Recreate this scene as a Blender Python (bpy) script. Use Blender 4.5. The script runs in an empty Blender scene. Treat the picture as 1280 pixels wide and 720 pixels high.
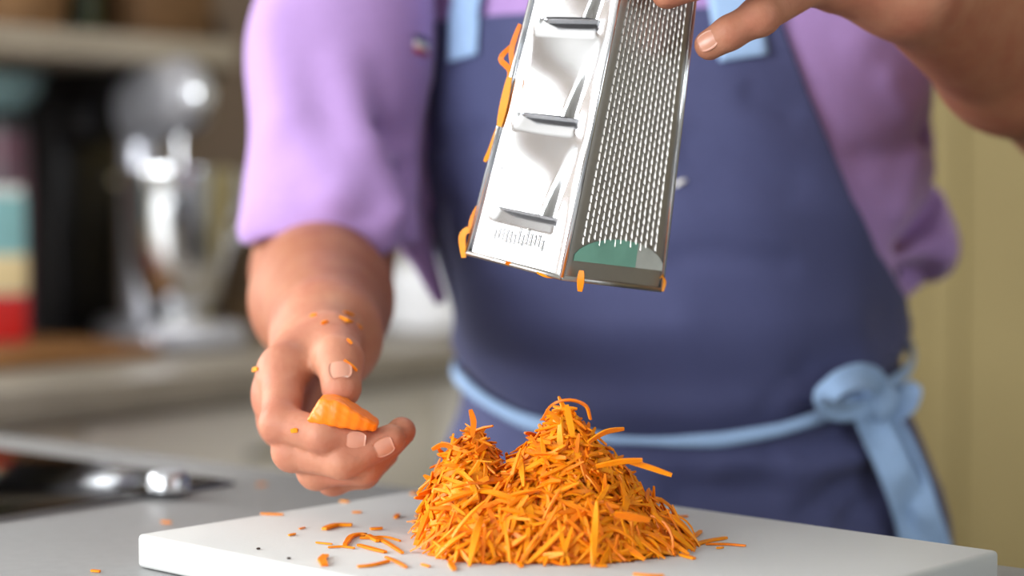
import bpy, bmesh, math, random
import numpy as np
from mathutils import Vector, Matrix, Euler

C = bpy.context.scene.collection
PI = math.pi
random.seed(7)
RNG = np.random.default_rng(7)

# ---------------------------------------------------------------- camera, world, light, exposure
FPX = 2480.0                      # focal length in pixels of the 1280 px wide frame
PITCH = math.atan(130.0 / FPX)    # horizon at y = 230
CZ = 1.12
cam_d = bpy.data.cameras.new('camera')
cam_d.sensor_width = 36.0
cam_d.lens = FPX / 1280.0 * 36.0
cam_d.clip_start = 0.05
cam_d.dof.use_dof = True
cam_d.dof.focus_distance = 1.105
cam_d.dof.aperture_fstop = (cam_d.lens / 1000.0) / 0.026
cam = bpy.data.objects.new('camera', cam_d)
C.objects.link(cam)
cam.location = (0, 0, CZ)
cam.rotation_euler = (PI / 2 - PITCH, 0, 0)
bpy.context.scene.camera = cam

# room axes: the kitchen stands at an angle to the camera
TH = math.atan2(0.773, 0.634)
UX, UY = math.cos(TH), math.sin(TH)
def U(u, v, z=0.0):
    return Vector((u * UX - v * UY, u * UY + v * UX, z))
V_BACK, U_RIGHT, U_LEFT, V_NEAR, H_CEIL = 2.35, 3.2, -1.9, -2.2, 2.5
WIN1 = (-0.75, 1.0, 1.0, 2.1)       # in wall_back (u0, u1, z0, z1): the window over the counter
FILL_WIN = (0.1, 1.7, 0.95, 2.25)       # in wall_front (u0, u1, z0, z1): an unseen window added for fill from the right
WIN2 = (0.3, 2.2, 0.95, 2.25)      # in wall_left (v0, v1, z0, z1): the big window beside the photographer

w = bpy.data.worlds.new('sky')
bpy.context.scene.world = w
w.use_nodes = True
w.node_tree.nodes['Background'].inputs[0].default_value = (0.80, 0.90, 1.0, 1)
w.node_tree.nodes['Background'].inputs[1].default_value = 1.0

def area(name, loc, direction, sx, sy, power, col):
    d = bpy.data.lights.new(name, 'AREA')
    d.shape = 'RECTANGLE'; d.size = sx; d.size_y = sy; d.energy = power; d.color = col
    o = bpy.data.objects.new(name, d); C.objects.link(o)
    o.location = loc
    o.rotation_euler = Vector(direction).to_track_quat('-Z', 'Y').to_euler()
    return o
# daylight coming in through the two windows
area('window_light', U((WIN1[0] + WIN1[1]) / 2, V_BACK + 0.03, (WIN1[2] + WIN1[3]) / 2), U(0, -1), WIN1[1] - WIN1[0], WIN1[3] - WIN1[2], 34, (1.0, 0.985, 0.965))
area('window_light', U(U_LEFT - 0.03, (WIN2[0] + WIN2[1]) / 2, (WIN2[2] + WIN2[3]) / 2), U(1, 0), WIN2[1] - WIN2[0], WIN2[3] - WIN2[2], 76, (0.95, 0.98, 1.0))
area('window_light', U((FILL_WIN[0] + FILL_WIN[1]) / 2, V_NEAR - 0.03, (FILL_WIN[2] + FILL_WIN[3]) / 2), U(0, 1), FILL_WIN[1] - FILL_WIN[0], FILL_WIN[3] - FILL_WIN[2], 9, (0.86, 0.94, 1.0))  # fill light added in the unseen third window

vs = bpy.context.scene.view_settings
vs.view_transform = 'Standard'; vs.look = 'None'; vs.gamma = 1.0; vs.use_curve_mapping = False
vs.exposure = 0.62

# ---------------------------------------------------------------- helpers
def P(px, py, Y):
    """the point of the place that stands at depth Y on the sight line of a photo pixel"""
    x = (px - 640.0) / FPX; y = -(py - 360.0) / FPX
    cp, sp = math.cos(PITCH), math.sin(PITCH)
    d = Vector((x, cp + y * sp, -sp + y * cp))
    s = Y / d.y
    return Vector((d.x * s, Y, CZ + d.z * s))

def G(px, py, z):
    """the point of a level surface at height z on a sight line"""
    q = P(px, py, 1.0)
    t = (z - CZ) / (q.z - CZ)
    return Vector((q.x * t, t, z))

def lin(c):
    return tuple(((x / 255.0) / 12.92 if x <= 10 else ((x / 255.0 + 0.055) / 1.055) ** 2.4) for x in c)

MATS = {}
def mat(name, col, rough=0.5, metal=0.0, var=0.06, scale=30.0, bump=0.0, bscale=200.0, sss=0.0, sssr=(0.01, 0.004, 0.002),
        col2=None, island=0.0, sheen=0.0, stretch=(1, 1, 1), coat=0.0, spec=0.5, trans=0.0, emit=None):
    if name in MATS: return MATS[name]
    m = bpy.data.materials.new(name); m.use_nodes = True
    nt = m.node_tree; N = nt.nodes; L = nt.links
    b = N['Principled BSDF']
    tc = N.new('ShaderNodeTexCoord'); mp = N.new('ShaderNodeMapping'); mp.inputs['Scale'].default_value = stretch
    L.new(tc.outputs['Object'], mp.inputs['Vector'])
    nz = N.new('ShaderNodeTexNoise'); nz.inputs['Scale'].default_value = scale; nz.inputs['Detail'].default_value = 4
    L.new(mp.outputs[0], nz.inputs['Vector'])
    rp = N.new('ShaderNodeValToRGB')
    c = lin(col); c2 = lin(col2) if col2 else tuple(x * (1 - 2 * var) for x in c)
    c1 = c if col2 else tuple(min(1, x * (1 + var)) for x in c)
    rp.color_ramp.elements[0].position = 0.3; rp.color_ramp.elements[1].position = 0.7
    rp.color_ramp.elements[0].color = (*c2, 1); rp.color_ramp.elements[1].color = (*c1, 1)
    L.new(nz.outputs['Fac'], rp.inputs[0])
    out = rp.outputs[0]
    if island:
        ge = N.new('ShaderNodeNewGeometry'); oi = N.new('ShaderNodeObjectInfo')
        ad = N.new('ShaderNodeMath'); ad.operation = 'ADD'
        L.new(ge.outputs['Random Per Island'], ad.inputs[0]); L.new(oi.outputs['Random'], ad.inputs[1])
        fr = N.new('ShaderNodeMath'); fr.operation = 'FRACT'; L.new(ad.outputs[0], fr.inputs[0])
        hs = N.new('ShaderNodeHueSaturation')
        mr = N.new('ShaderNodeMapRange'); mr.inputs['To Min'].default_value = 1 - island; mr.inputs['To Max'].default_value = 1 + island * 0.6
        L.new(fr.outputs[0], mr.inputs['Value']); L.new(mr.outputs[0], hs.inputs['Value'])
        mh = N.new('ShaderNodeMapRange'); mh.inputs['To Min'].default_value = 0.492; mh.inputs['To Max'].default_value = 0.512
        L.new(fr.outputs[0], mh.inputs['Value']); L.new(mh.outputs[0], hs.inputs['Hue'])
        L.new(out, hs.inputs['Color']); out = hs.outputs[0]
    L.new(out, b.inputs['Base Color'])
    b.inputs['Roughness'].default_value = rough; b.inputs['Metallic'].default_value = metal
    b.inputs['Specular IOR Level'].default_value = spec
    if sss:
        b.inputs['Subsurface Weight'].default_value = sss; b.inputs['Subsurface Radius'].default_value = sssr; b.inputs['Subsurface Scale'].default_value = 1.0
    if sheen:
        b.inputs['Sheen Weight'].default_value = sheen; b.inputs['Sheen Roughness'].default_value = 0.4
    if coat: b.inputs['Coat Weight'].default_value = coat; b.inputs['Coat Roughness'].default_value = 0.05
    if trans: b.inputs['Transmission Weight'].default_value = trans
    if bump:
        n2 = N.new('ShaderNodeTexNoise'); n2.inputs['Scale'].default_value = bscale; n2.inputs['Detail'].default_value = 5
        L.new(mp.outputs[0], n2.inputs['Vector'])
        bp = N.new('ShaderNodeBump'); bp.inputs['Strength'].default_value = bump; bp.inputs['Distance'].default_value = 0.001
        L.new(n2.outputs['Fac'], bp.inputs['Height']); L.new(bp.outputs[0], b.inputs['Normal'])
    MATS[name] = m
    return m

ROOTM = {}
def tag(o, label=None, cat=None, group=None, kind=None):
    if label: o['label'] = label
    if cat: o['category'] = cat
    if group: o['group'] = group
    if kind: o['kind'] = kind
    return o

def thing(name, label, cat, loc=(0, 0, 0), rotz=0.0, group=None, M=None):
    o = bpy.data.objects.new(name, None); C.objects.link(o)
    o.empty_display_size = 0.05
    M = M if M is not None else Matrix.Translation(Vector(loc)) @ Matrix.Rotation(rotz, 4, 'Z')
    o.matrix_basis = M
    ROOTM[o.name] = M
    return tag(o, label, cat, group)

def mesh_from(name, V, F, m, smooth=True):
    me = bpy.data.meshes.new(name)
    if isinstance(F, np.ndarray) and F.ndim == 2:
        V = np.asarray(V, dtype=np.float32)
        k = F.shape[1]
        me.vertices.add(len(V)); me.vertices.foreach_set('co', V.ravel())
        me.loops.add(F.size); me.loops.foreach_set('vertex_index', F.astype(np.int32).ravel())
        me.polygons.add(len(F))
        me.polygons.foreach_set('loop_start', np.arange(0, F.size, k, dtype=np.int32))
        me.polygons.foreach_set('loop_total', np.full(len(F), k, dtype=np.int32))
        me.update(calc_edges=True); me.validate()
    else:
        me.from_pydata([tuple(v) for v in V], [], [tuple(f) for f in F]); me.update()
    for x in (m if isinstance(m, (list, tuple)) else [m]): me.materials.append(x)
    me.polygons.foreach_set('use_smooth', np.full(len(me.polygons), smooth))
    return me

def put(name, me, parent=None, M=None):
    o = bpy.data.objects.new(name, me); C.objects.link(o)
    if parent is not None:
        o.parent = parent; ROOTM[o.name] = ROOTM[parent.name]
    else:
        ROOTM[o.name] = M or Matrix.Identity(4)
        if M is not None: o.matrix_basis = M
    return o

def world_part(name, V, F, m, parent, smooth=True):
    """mesh given in world coordinates, stored in its thing's own space"""
    Mi = np.array(ROOTM[parent.name].inverted())
    V = np.asarray([tuple(v) for v in V], dtype=np.float64) if not isinstance(V, np.ndarray) else V
    V = V @ Mi[:3, :3].T + Mi[:3, 3]
    return put(name, mesh_from(name, V, F, m, smooth), parent)

def bm_put(name, bm, m, parent=None, M=None, smooth=False, autosmooth=True):
    me = bpy.data.meshes.new(name)
    bmesh.ops.recalc_face_normals(bm, faces=bm.faces)
    bm.to_mesh(me); bm.free()
    for x in (m if isinstance(m, (list, tuple)) else [m]): me.materials.append(x)
    if smooth:
        me.polygons.foreach_set('use_smooth', np.full(len(me.polygons), True))
        if autosmooth: me.set_sharp_from_angle(angle=math.radians(40))
    return put(name, me, parent, M)

def add_box(bm, c, s, bev=0.0, seg=2, R=None):
    r = bmesh.ops.create_cube(bm, size=1.0)
    vs_ = r['verts']
    bmesh.ops.scale(bm, vec=s, verts=vs_)
    if bev > 0:
        es = list({e for v in vs_ for e in v.link_edges})
        rr = bmesh.ops.bevel(bm, geom=es, offset=bev, segments=seg, affect='EDGES', profile=0.5)
        vs_ = list({v for v in rr['verts']} | {v for f in rr['faces'] for v in f.verts})
    if R is not None: bmesh.ops.rotate(bm, cent=(0, 0, 0), matrix=R, verts=vs_)
    bmesh.ops.translate(bm, vec=c, verts=vs_)
    return vs_

def box(name, c, s, m, parent=None, bev=0.002, M=None, R=None, smooth=True):
    bm = bmesh.new(); add_box(bm, c, s, bev, 2, R)
    return bm_put(name, bm, m, parent, M, smooth)

def add_lathe(bm, prof, n=32, T=None):
    rings = []
    T = T or Matrix.Identity(4)
    for r, z in prof:
        if r < 1e-6: rings.append([bm.verts.new(T @ Vector((0, 0, z)))])
        else: rings.append([bm.verts.new(T @ Vector((r * math.cos(2 * PI * i / n), r * math.sin(2 * PI * i / n), z))) for i in range(n)])
    for a, b in zip(rings, rings[1:]):
        for i in range(n):
            j = (i + 1) % n
            if len(a) == 1 and len(b) == 1: continue
            if len(a) == 1: bm.faces.new((a[0], b[i], b[j]))
            elif len(b) == 1: bm.faces.new((a[i], b[0], a[j]))
            else: bm.faces.new((a[i], b[i], b[j], a[j]))

def lathe(name, prof, m, parent=None, n=32, T=None, M=None):
    bm = bmesh.new(); add_lathe(bm, prof, n, T)
    return bm_put(name, bm, m, parent, M, True)

def tube_mesh(pts, radii, n=10, closed_ends=True):
    pts = [Vector(p) for p in pts]; V = []; F = []
    if not isinstance(radii, (list, tuple)): radii = [radii] * len(pts)
    ref = Vector((0, 0, 1))
    d0 = (pts[1] - pts[0]).normalized()
    if abs(d0.dot(ref)) > 0.9: ref = Vector((1, 0, 0))
    for i, p in enumerate(pts):
        d = (pts[min(i + 1, len(pts) - 1)] - pts[max(i - 1, 0)]).normalized()
        a = ref.cross(d).normalized(); b = d.cross(a); ref = -(a.cross(d)) if False else b
        ref = b
        a = d.cross(b) * -1 if False else a
        for k in range(n):
            t = 2 * PI * k / n
            V.append(p + (a * math.cos(t) + b * math.sin(t)) * radii[i])
    for i in range(len(pts) - 1):
        for k in range(n):
            F.append((i * n + k, i * n + (k + 1) % n, (i + 1) * n + (k + 1) % n, (i + 1) * n + k))
    if closed_ends:
        F.append(tuple(range(n))[::-1]); F.append(tuple((len(pts) - 1) * n + k for k in range(n)))
    return V, F

def catmull(pts, n):
    pts = [np.array(p, dtype=float) for p in pts]
    q = [2 * pts[0] - pts[1]] + pts + [2 * pts[-1] - pts[-2]]
    out = []
    for i in range(1, len(q) - 2):
        for k in range(n):
            t = k / n
            out.append(0.5 * ((2 * q[i]) + (-q[i - 1] + q[i + 1]) * t + (2 * q[i - 1] - 5 * q[i] + 4 * q[i + 1] - q[i + 2]) * t * t + (-q[i - 1] + 3 * q[i] - 3 * q[i + 1] + q[i + 2]) * t ** 3))
    out.append(q[-2])
    return out

def ribbon_mesh(pts, wdirs, widths, thick, m=6, cup=0.0):
    """a cloth strip: centre line, width direction and width per point; real thickness; cup curls it across its width"""
    pts = [np.array(p, float) for p in pts]; n = len(pts); top = []; bot = []
    for i, p in enumerate(pts):
        d = pts[min(i + 1, n - 1)] - pts[max(i - 1, 0)]; d /= np.linalg.norm(d) + 1e-9
        wd = np.array(wdirs[i], float); wd -= d * wd.dot(d); wd /= np.linalg.norm(wd) + 1e-9
        nn = np.cross(d, wd)
        cu = cup[i] if isinstance(cup, (list, tuple)) else cup
        for k in range(m + 1):
            s = k / m * 2 - 1
            c = p + wd * s * widths[i] / 2 + nn * cu * (1 - s * s)
            top.append(c + nn * thick / 2); bot.append(c - nn * thick / 2)
    V = top + bot; o = len(top); F = []; r = m + 1
    for i in range(n - 1):
        for k in range(m):
            a, b, c_, d_ = i * r + k, i * r + k + 1, (i + 1) * r + k + 1, (i + 1) * r + k
            F.append((a, b, c_, d_)); F.append((o + d_, o + c_, o + b, o + a))
        for k in (0, m):
            a, d_ = i * r + k, (i + 1) * r + k
            F.append((a, d_, o + d_, o + a) if k == 0 else (d_, a, o + a, o + d_))
    for i in (0, n - 1):
        for k in range(m):
            a, b = i * r + k, i * r + k + 1
            F.append((b, a, o + a, o + b) if i == 0 else (a, b, o + b, o + a))
    return V, F

# ---- signed-distance modelling: organic shapes as one continuous surface
def A3(p): return np.array(tuple(p), dtype=np.float32)
def rc(Q, a, b, ra, rb):
    a = A3(a); b = A3(b); ba = b - a
    t = np.clip(((Q - a) @ ba) / max(float(ba @ ba), 1e-9), 0, 1)
    return np.linalg.norm(Q - a - t[:, None] * ba, axis=1) - (ra + (rb - ra) * t)
def ell(Q, c, r, R=None):
    q = Q - A3(c)
    if R is not None: q = q @ np.array(R, dtype=np.float32)
    r = np.array(r, dtype=np.float32)
    k0 = np.linalg.norm(q / r, axis=1); k1 = np.linalg.norm(q / (r * r), axis=1)
    return k0 * (k0 - 1) / np.maximum(k1, 1e-6)
def smin(a, b, k):
    h = np.clip(0.5 + 0.5 * (b - a) / k, 0, 1)
    return b + (a - b) * h - k * h * (1 - h)
def smax(a, b, k): return -smin(-a, -b, k)
def chain(Q, pts, rad, k=0.004):
    d = None
    for i in range(len(pts) - 1):
        e = rc(Q, pts[i], pts[i + 1], rad[i], rad[i + 1])
        d = e if d is None else smin(d, e, k)
    return d

def surf(fn, lo, hi, h, B=8):
    lo = np.array(lo, np.float32); hi = np.array(hi, np.float32)
    nb = np.ceil((hi - lo) / (h * B)).astype(int) + 1
    n = nb * B
    D = np.empty(tuple(n), np.float32)
    gi = np.stack(np.meshgrid(*[np.arange(k) for k in nb], indexing='ij'), -1).reshape(-1, 3)
    cc = lo + (gi * B + (B - 1) / 2).astype(np.float32) * h
    dc = fn(cc)
    near = np.abs(dc) < B * h * 0.87 * 1.35 + 0.004
    D6 = D.reshape(nb[0], B, nb[1], B, nb[2], B)
    far = gi[~near]
    D6[far[:, 0], :, far[:, 1], :, far[:, 2], :] = np.sign(dc[~near])[:, None, None, None]
    loc = np.stack(np.meshgrid(*[np.arange(B)] * 3, indexing='ij'), -1).reshape(1, -1, 3)
    nr = gi[near]
    step = 500
    for s in range(0, len(nr), step):
        g = nr[s:s + step]
        q = (lo + (g[:, None, :] * B + loc).astype(np.float32) * h).reshape(-1, 3)
        D6[g[:, 0], :, g[:, 1], :, g[:, 2], :] = fn(q).reshape(len(g), B, B, B)
    S = D < 0
    cnt = np.zeros(tuple(n - 1), np.uint8)
    for a in (0, 1):
        for b in (0, 1):
            for c in (0, 1):
                cnt += S[a:n[0] - 1 + a, b:n[1] - 1 + b, c:n[2] - 1 + c]
    ci = np.argwhere((cnt > 0) & (cnt < 8))
    corners = [(a, b, c) for a in (0, 1) for b in (0, 1) for c in (0, 1)]
    val = np.stack([D[ci[:, 0] + a, ci[:, 1] + b, ci[:, 2] + c] for a, b, c in corners], 1)
    acc = np.zeros((len(ci), 3), np.float32); num = np.zeros(len(ci), np.float32)
    for i in range(8):
        for j in range(i + 1, 8):
            ca, cb = np.array(corners[i]), np.array(corners[j])
            if np.abs(ca - cb).sum() != 1: continue
            x = (val[:, i] < 0) != (val[:, j] < 0)
            t = val[x, i] / (val[x, i] - val[x, j])
            acc[x] += ca + t[:, None] * (cb - ca); num[x] += 1
    V = lo + (ci + acc / num[:, None]) * h
    vid = np.full(tuple(n - 1), -1, np.int32); vid[ci[:, 0], ci[:, 1], ci[:, 2]] = np.arange(len(ci))
    Fs = []
    for ax in range(3):
        b, c = (ax + 1) % 3, (ax + 2) % 3
        sl0 = [slice(None)] * 3; sl1 = [slice(None)] * 3
        sl0[ax] = slice(0, n[ax] - 1); sl1[ax] = slice(1, n[ax])
        x = S[tuple(sl0)] != S[tuple(sl1)]
        e = np.argwhere(x)
        e = e[(e[:, b] > 0) & (e[:, c] > 0) & (e[:, b] < n[b] - 1) & (e[:, c] < n[c] - 1)]
        ins = S[e[:, 0], e[:, 1], e[:, 2]]
        def cell(db, dc_):
            k = e.copy(); k[:, b] -= db; k[:, c] -= dc_
            return vid[k[:, 0], k[:, 1], k[:, 2]]
        q = np.stack([cell(1, 1), cell(0, 1), cell(0, 0), cell(1, 0)], 1)
        q[~ins] = q[~ins][:, ::-1]
        Fs.append(q)
    F = np.concatenate(Fs); F = F[(F >= 0).all(1)]
    return V, F

# ---------------------------------------------------------------- the setting
def RM(u, v, z=0.0):
    return Matrix.Translation(U(u, v, z)) @ Matrix.Rotation(TH, 4, 'Z')

def rbox(name, u0, u1, v0, v1, z0, z1, m, parent=None, bev=0.0, root=None):
    """box in room axes; with a parent the box is local to a root placed by RM(root)"""
    c = Vector(((u0 + u1) / 2, (v0 + v1) / 2, (z0 + z1) / 2)); s = (abs(u1 - u0), abs(v1 - v0), abs(z1 - z0))
    if parent is None:
        bm = bmesh.new(); add_box(bm, (0, 0, 0), s, bev)
        return bm_put(name, bm, m, None, RM(c.x, c.y, c.z), bev > 0)
    bm = bmesh.new(); add_box(bm, c - Vector(root), s, bev)
    return bm_put(name, bm, m, parent, None, bev > 0)

def struct(o): o['kind'] = 'structure'; return o

M_wall_b = mat('brown grey plaster', (122, 106, 92), 0.8, var=0.08, scale=3, bump=0.1)
M_wall_y = mat('ochre yellow paint', (164, 147, 101), 0.75, var=0.03, scale=2, bump=0.05)
M_wall_w = mat('off white paint', (212, 211, 208), 0.8, var=0.03, scale=2, bump=0.05)
M_floor = mat('grey floor tile', (128, 120, 110), 0.5, var=0.08, scale=4)
M_white = mat('white lacquer', (225, 225, 222), 0.4, var=0.02, scale=5)

def wall_with_hole(name, horiz, fixed, a0, a1, hole, m, t=0.12, out=1):
    """a wall slab along u (horiz) or v with one window opening"""
    h0, h1, z0, z1 = hole
    bm = bmesh.new()
    mid = (a0 + a1) / 2
    for (p0, p1, q0, q1) in ((a0, h0, 0, H_CEIL), (h1, a1, 0, H_CEIL), (h0, h1, 0, z0), (h0, h1, z1, H_CEIL)):
        c = ((p0 + p1) / 2 - mid, 0, (q0 + q1) / 2); s = (p1 - p0, t, q1 - q0)
        if not horiz: c = (c[1], c[0], c[2]); s = (s[1], s[0], s[2])
        add_box(bm, c, s)
    M = RM(mid, fixed + out * t / 2) if horiz else RM(fixed + out * t / 2, mid)
    return struct(bm_put(name, bm, m, None, M))

struct(rbox('floor', U_LEFT - .15, U_RIGHT + .15, V_NEAR - .15, V_BACK + .15, -0.1, 0, M_floor))
struct(rbox('ceiling', U_LEFT - .15, U_RIGHT + .15, V_NEAR - .15, V_BACK + .15, H_CEIL, H_CEIL + .1, M_wall_w))
wall_with_hole('wall_back', True, V_BACK, U_LEFT - .12, U_RIGHT + .12, WIN1, M_wall_b, out=1)
wall_with_hole('wall_left', False, U_LEFT, V_NEAR, V_BACK, WIN2, M_wall_w, out=-1)
struct(rbox('wall_right', U_RIGHT, U_RIGHT + .12, V_NEAR, V_BACK, 0, H_CEIL, M_wall_y))
wall_with_hole('wall_front', True, V_NEAR, U_LEFT - .12, U_RIGHT + .12, FILL_WIN, M_wall_w, out=-1)
struct(rbox('trim_1', U_RIGHT - .02, U_RIGHT - .0005, 1.60, 1.66, 0, 2.1, M_wall_y, bev=.004))
struct(rbox('baseboard_right', U_RIGHT - .015, U_RIGHT - .0005, V_NEAR + .01, 1.59, 0.001, .09, M_white, bev=.003))

def window_frame(name, horiz, fixed, hole):
    h0, h1, z0, z1 = hole
    bm = bmesh.new(); mid = (h0 + h1) / 2; f = .05
    for (p0, p1, q0, q1) in ((h0, h0 + f, z0, z1), (h1 - f, h1, z0, z1), (h0 + f, h1 - f, z0, z0 + f), (h0 + f, h1 - f, z1 - f, z1), (mid - f / 2, mid + f / 2, z0 + f, z1 - f)):
        c = ((p0 + p1) / 2 - mid, 0, (q0 + q1) / 2); s = (p1 - p0, .05, q1 - q0)
        if not horiz: c = (c[1], c[0], c[2]); s = (s[1], s[0], s[2])
        add_box(bm, c, s)
    return struct(bm_put(name, bm, M_white, None, RM(mid, fixed) if horiz else RM(fixed, mid)))
window_frame('window_1', True, V_BACK - .002, WIN1)
window_frame('window_3', True, V_NEAR + .002, FILL_WIN)
window_frame('window_2', False, U_LEFT + .002, WIN2)

# ---------------------------------------------------------------- fitted kitchen behind: units, worktop, shelf
M_cab = mat('greige cabinet lacquer', (238, 232, 220), 0.45, var=0.03, scale=4)
M_top_b = mat('grey brown worktop', (150, 142, 130), 0.4, var=0.06, scale=14)
M_steel = mat('brushed steel', (200, 202, 206), 0.28, 1.0, var=0.05, scale=60, stretch=(1, 1, 12))
M_chrome = mat('polished chrome', (225, 227, 230), 0.07, 1.0, var=0.01)
M_black = mat('black plastic', (22, 21, 22), 0.35, var=0.1, scale=40)
M_wood = mat('brown wood', (150, 104, 58), 0.5, var=0.18, scale=6, stretch=(1, 12, 12))
M_shelf = mat('pale grey oak shelf', (168, 158, 142), 0.6, var=0.08, scale=8, stretch=(1, 14, 14))

def cabinet(u0, label, group, v0=1.766, v1=2.34, w=0.598, facing=-1, axis='u'):
    root_uv = (u0 + w / 2, (v0 + v1) / 2) if axis == 'u' else None
    t = thing('base_cabinet', label, 'cabinet', group=group, M=RM(u0 + w / 2, (v0 + v1) / 2))
    r = (u0 + w / 2, (v0 + v1) / 2, 0)
    rbox('body', u0, u0 + w, v0 + .02, v1, .10, .858, M_cab, t, .001, r)
    rbox('plinth', u0, u0 + w, v0 + .06, v1 - .02, .0, .10, M_black, t, .001, r)
    for z0, z1 in ((.655, .852), (.105, .650)):
        nm = 'drawer' if z0 > .5 else 'door'
        d = rbox(nm, u0 + .002, u0 + w - .002, v0, v0 + .0195, z0, z1, M_cab, t, .002, r)
        zz = z1 - .055
        hd = rbox('handle', u0 + w / 2 - .07, u0 + w / 2 + .07, v0 - .026, v0 - .016, zz - .006, zz + .006, M_steel, d, .003, r)
    return t
names = ['under the carton at the shaded end', 'under the steel stand mixer', 'next to the mixer, behind the forearm', 'farthest along the back wall, behind the apron']
for i, nm in enumerate(names):
    cabinet(0.80 + i * 0.6, 'greige base cabinet with steel handles ' + nm, 'base cabinets along the back wall')
tag(rbox('worktop', 0.2, U_RIGHT - .002, 1.746, V_BACK - .002, .860, .900, M_top_b, None, .003),
    'grey brown worktop running along the back wall', 'worktop')

# unseen lamp added over the aisle to brighten the cabinet fronts
t = thing('ceiling_lamp', 'round white ceiling lamp over the kitchen aisle', 'lamp', M=RM(1.95, 1.25, H_CEIL - .05))
lathe('housing', [(0, .0495), (.17, .0495), (.18, .02), (.175, .0), (.165, .0), (.165, .03), (0, .03)], M_white, t, 40)
FILL_LAMP = area('ceiling_lamp_light', (0, 0, 0.0), (0, 0, -1), .3, .3, 6, (1.0, 0.96, 0.88)); FILL_LAMP.data.shape = 'DISK'
FILL_LAMP.location = U(1.95, 1.25, H_CEIL - .055)

# shelf on the back wall
sh = thing('wall_shelf', 'thick pale oak shelf on the back wall above the mixer', 'shelf', M=RM(1.35, 2.2, 1.28))
rs = (1.35, 2.2, 1.28)
rbox('board', .80, 1.90, 2.05, V_BACK - .001, 1.28, 1.318, M_shelf, sh, .003, rs)
for uu in (.95, 1.78): rbox('bracket', uu - .012, uu + .012, 2.12, V_BACK - .001, 1.235, 1.2795, M_black, sh, .002, rs)

def at_px(px, Y): 
    q = P(px, 300, Y); return Vector((q.x, Y, 0))

# things on the shelf (only their feet show at the top edge of the photo)
M_wick = mat('brown wicker', (120, 86, 50), 0.8, var=0.25, scale=60, bump=0.6, bscale=120)
q = at_px(28, 2.66); b = thing('basket', 'brown basket at the dim end of the wall shelf', 'basket', (q.x, q.y, 1.3185), TH)
lathe('body', [(0, 0), (.055, 0), (.066, .06), (.070, .12), (.066, .12), (.060, .06), (.05, .006), (0, .006)], M_wick, b)
lathe('rim', [(.064, .117), (.073, .117), (.073, .128), (.064, .128), (.064, .117)], M_wick, b)
q = at_px(74, 2.76); b = thing('storage_jar', 'pale stoneware jar standing on the wall shelf', 'jar', (q.x, q.y, 1.3185))
lathe('body', [(0, 0), (.026, 0), (.028, .01), (.028, .12), (.02, .14), (0, .14)], mat('pale stoneware', (190, 182, 168), .5), b)
lathe('lid', [(0, .1405), (.024, .1405), (.024, .155), (.006, .16), (.006, .17), (0, .17)], M_wood, b)
q = at_px(108, 2.74); b = thing('bottle', 'dark green bottle on the wall shelf beside the pale jar', 'bottle', (q.x, q.y, 1.3185))
lathe('body', [(0, 0), (.022, 0), (.024, .01), (.024, .14), (.01, .19), (.01, .24), (0, .24)], mat('dark green glass', (48, 58, 34), .15), b)
lathe('cap', [(0, .2405), (.012, .2405), (.012, .262), (0, .262)], M_black, b)
q = at_px(196, 2.84); b = thing('wooden_box', 'brown wooden box on the wall shelf above the mixer', 'box', (q.x, q.y, 1.3185), TH)
box('body', (0, 0, .05), (.13, .10, .10), mat('dark brown wood', (104, 74, 44), .6, var=.2, scale=8, stretch=(1, 10, 10)), b)
box('lid', (0, 0, .108), (.135, .105, .015), M_wood, b)

# wooden board under the appliances
tag(rbox('wooden_board', 1.28, 1.655, 1.93, 2.33, .9005, .918, M_wood, None, .004), 'brown wooden board lying on the back worktop under the black appliance', 'board')

# black appliance
q = at_px(97, 2.83)
t = thing('coffee_machine', 'tall black kitchen appliance between the carton and the mixer', 'appliance', (q.x, q.y, .9005), TH)
box('body', (0, .02, .18), (.115, .10, .34), M_black, t, .012)
box('base', (0, 0, .008), (.12, .15, .016), M_black, t, .004)
box('brew_head', (0, -.045, .31), (.10, .06, .06), M_black, t, .01)
for dx, z in ((.035, .225),):  # chrome button added to throw back a window glint
    k = lathe('knob', [(0, 0), (.009, 0), (.010, .006), (.007, .013), (0, .014)], M_chrome, t, 20,
              Matrix.Translation((dx, -.031, z)) @ Matrix.Rotation(PI / 2, 4, 'X'))

# carton
M_teal = mat('pale teal print', (120, 166, 168), 0.5); M_red = mat('red print', (178, 20, 12), 0.5); M_cream = mat('cream print', (206, 186, 140), 0.5)
q = at_px(-9, 2.50)
t = thing('food_carton', 'teal and red food carton on the worktop at the photo edge', 'carton', (q.x, q.y, .9195), TH - .5)
box('body', (0, 0, .093), (.075, .055, .186), M_teal, t, .003)
box('red_panel', (0, 0, .032), (.0765, .0565, .062), M_red, t, .003)
box('cream_panel', (.012, 0, .088), (.0535, .0562, .050), M_cream, t, .003)
box('flap', (0, 0, .192), (.075, .012, .012), mat('white card', (220, 220, 215), .6), t, .002)
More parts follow.
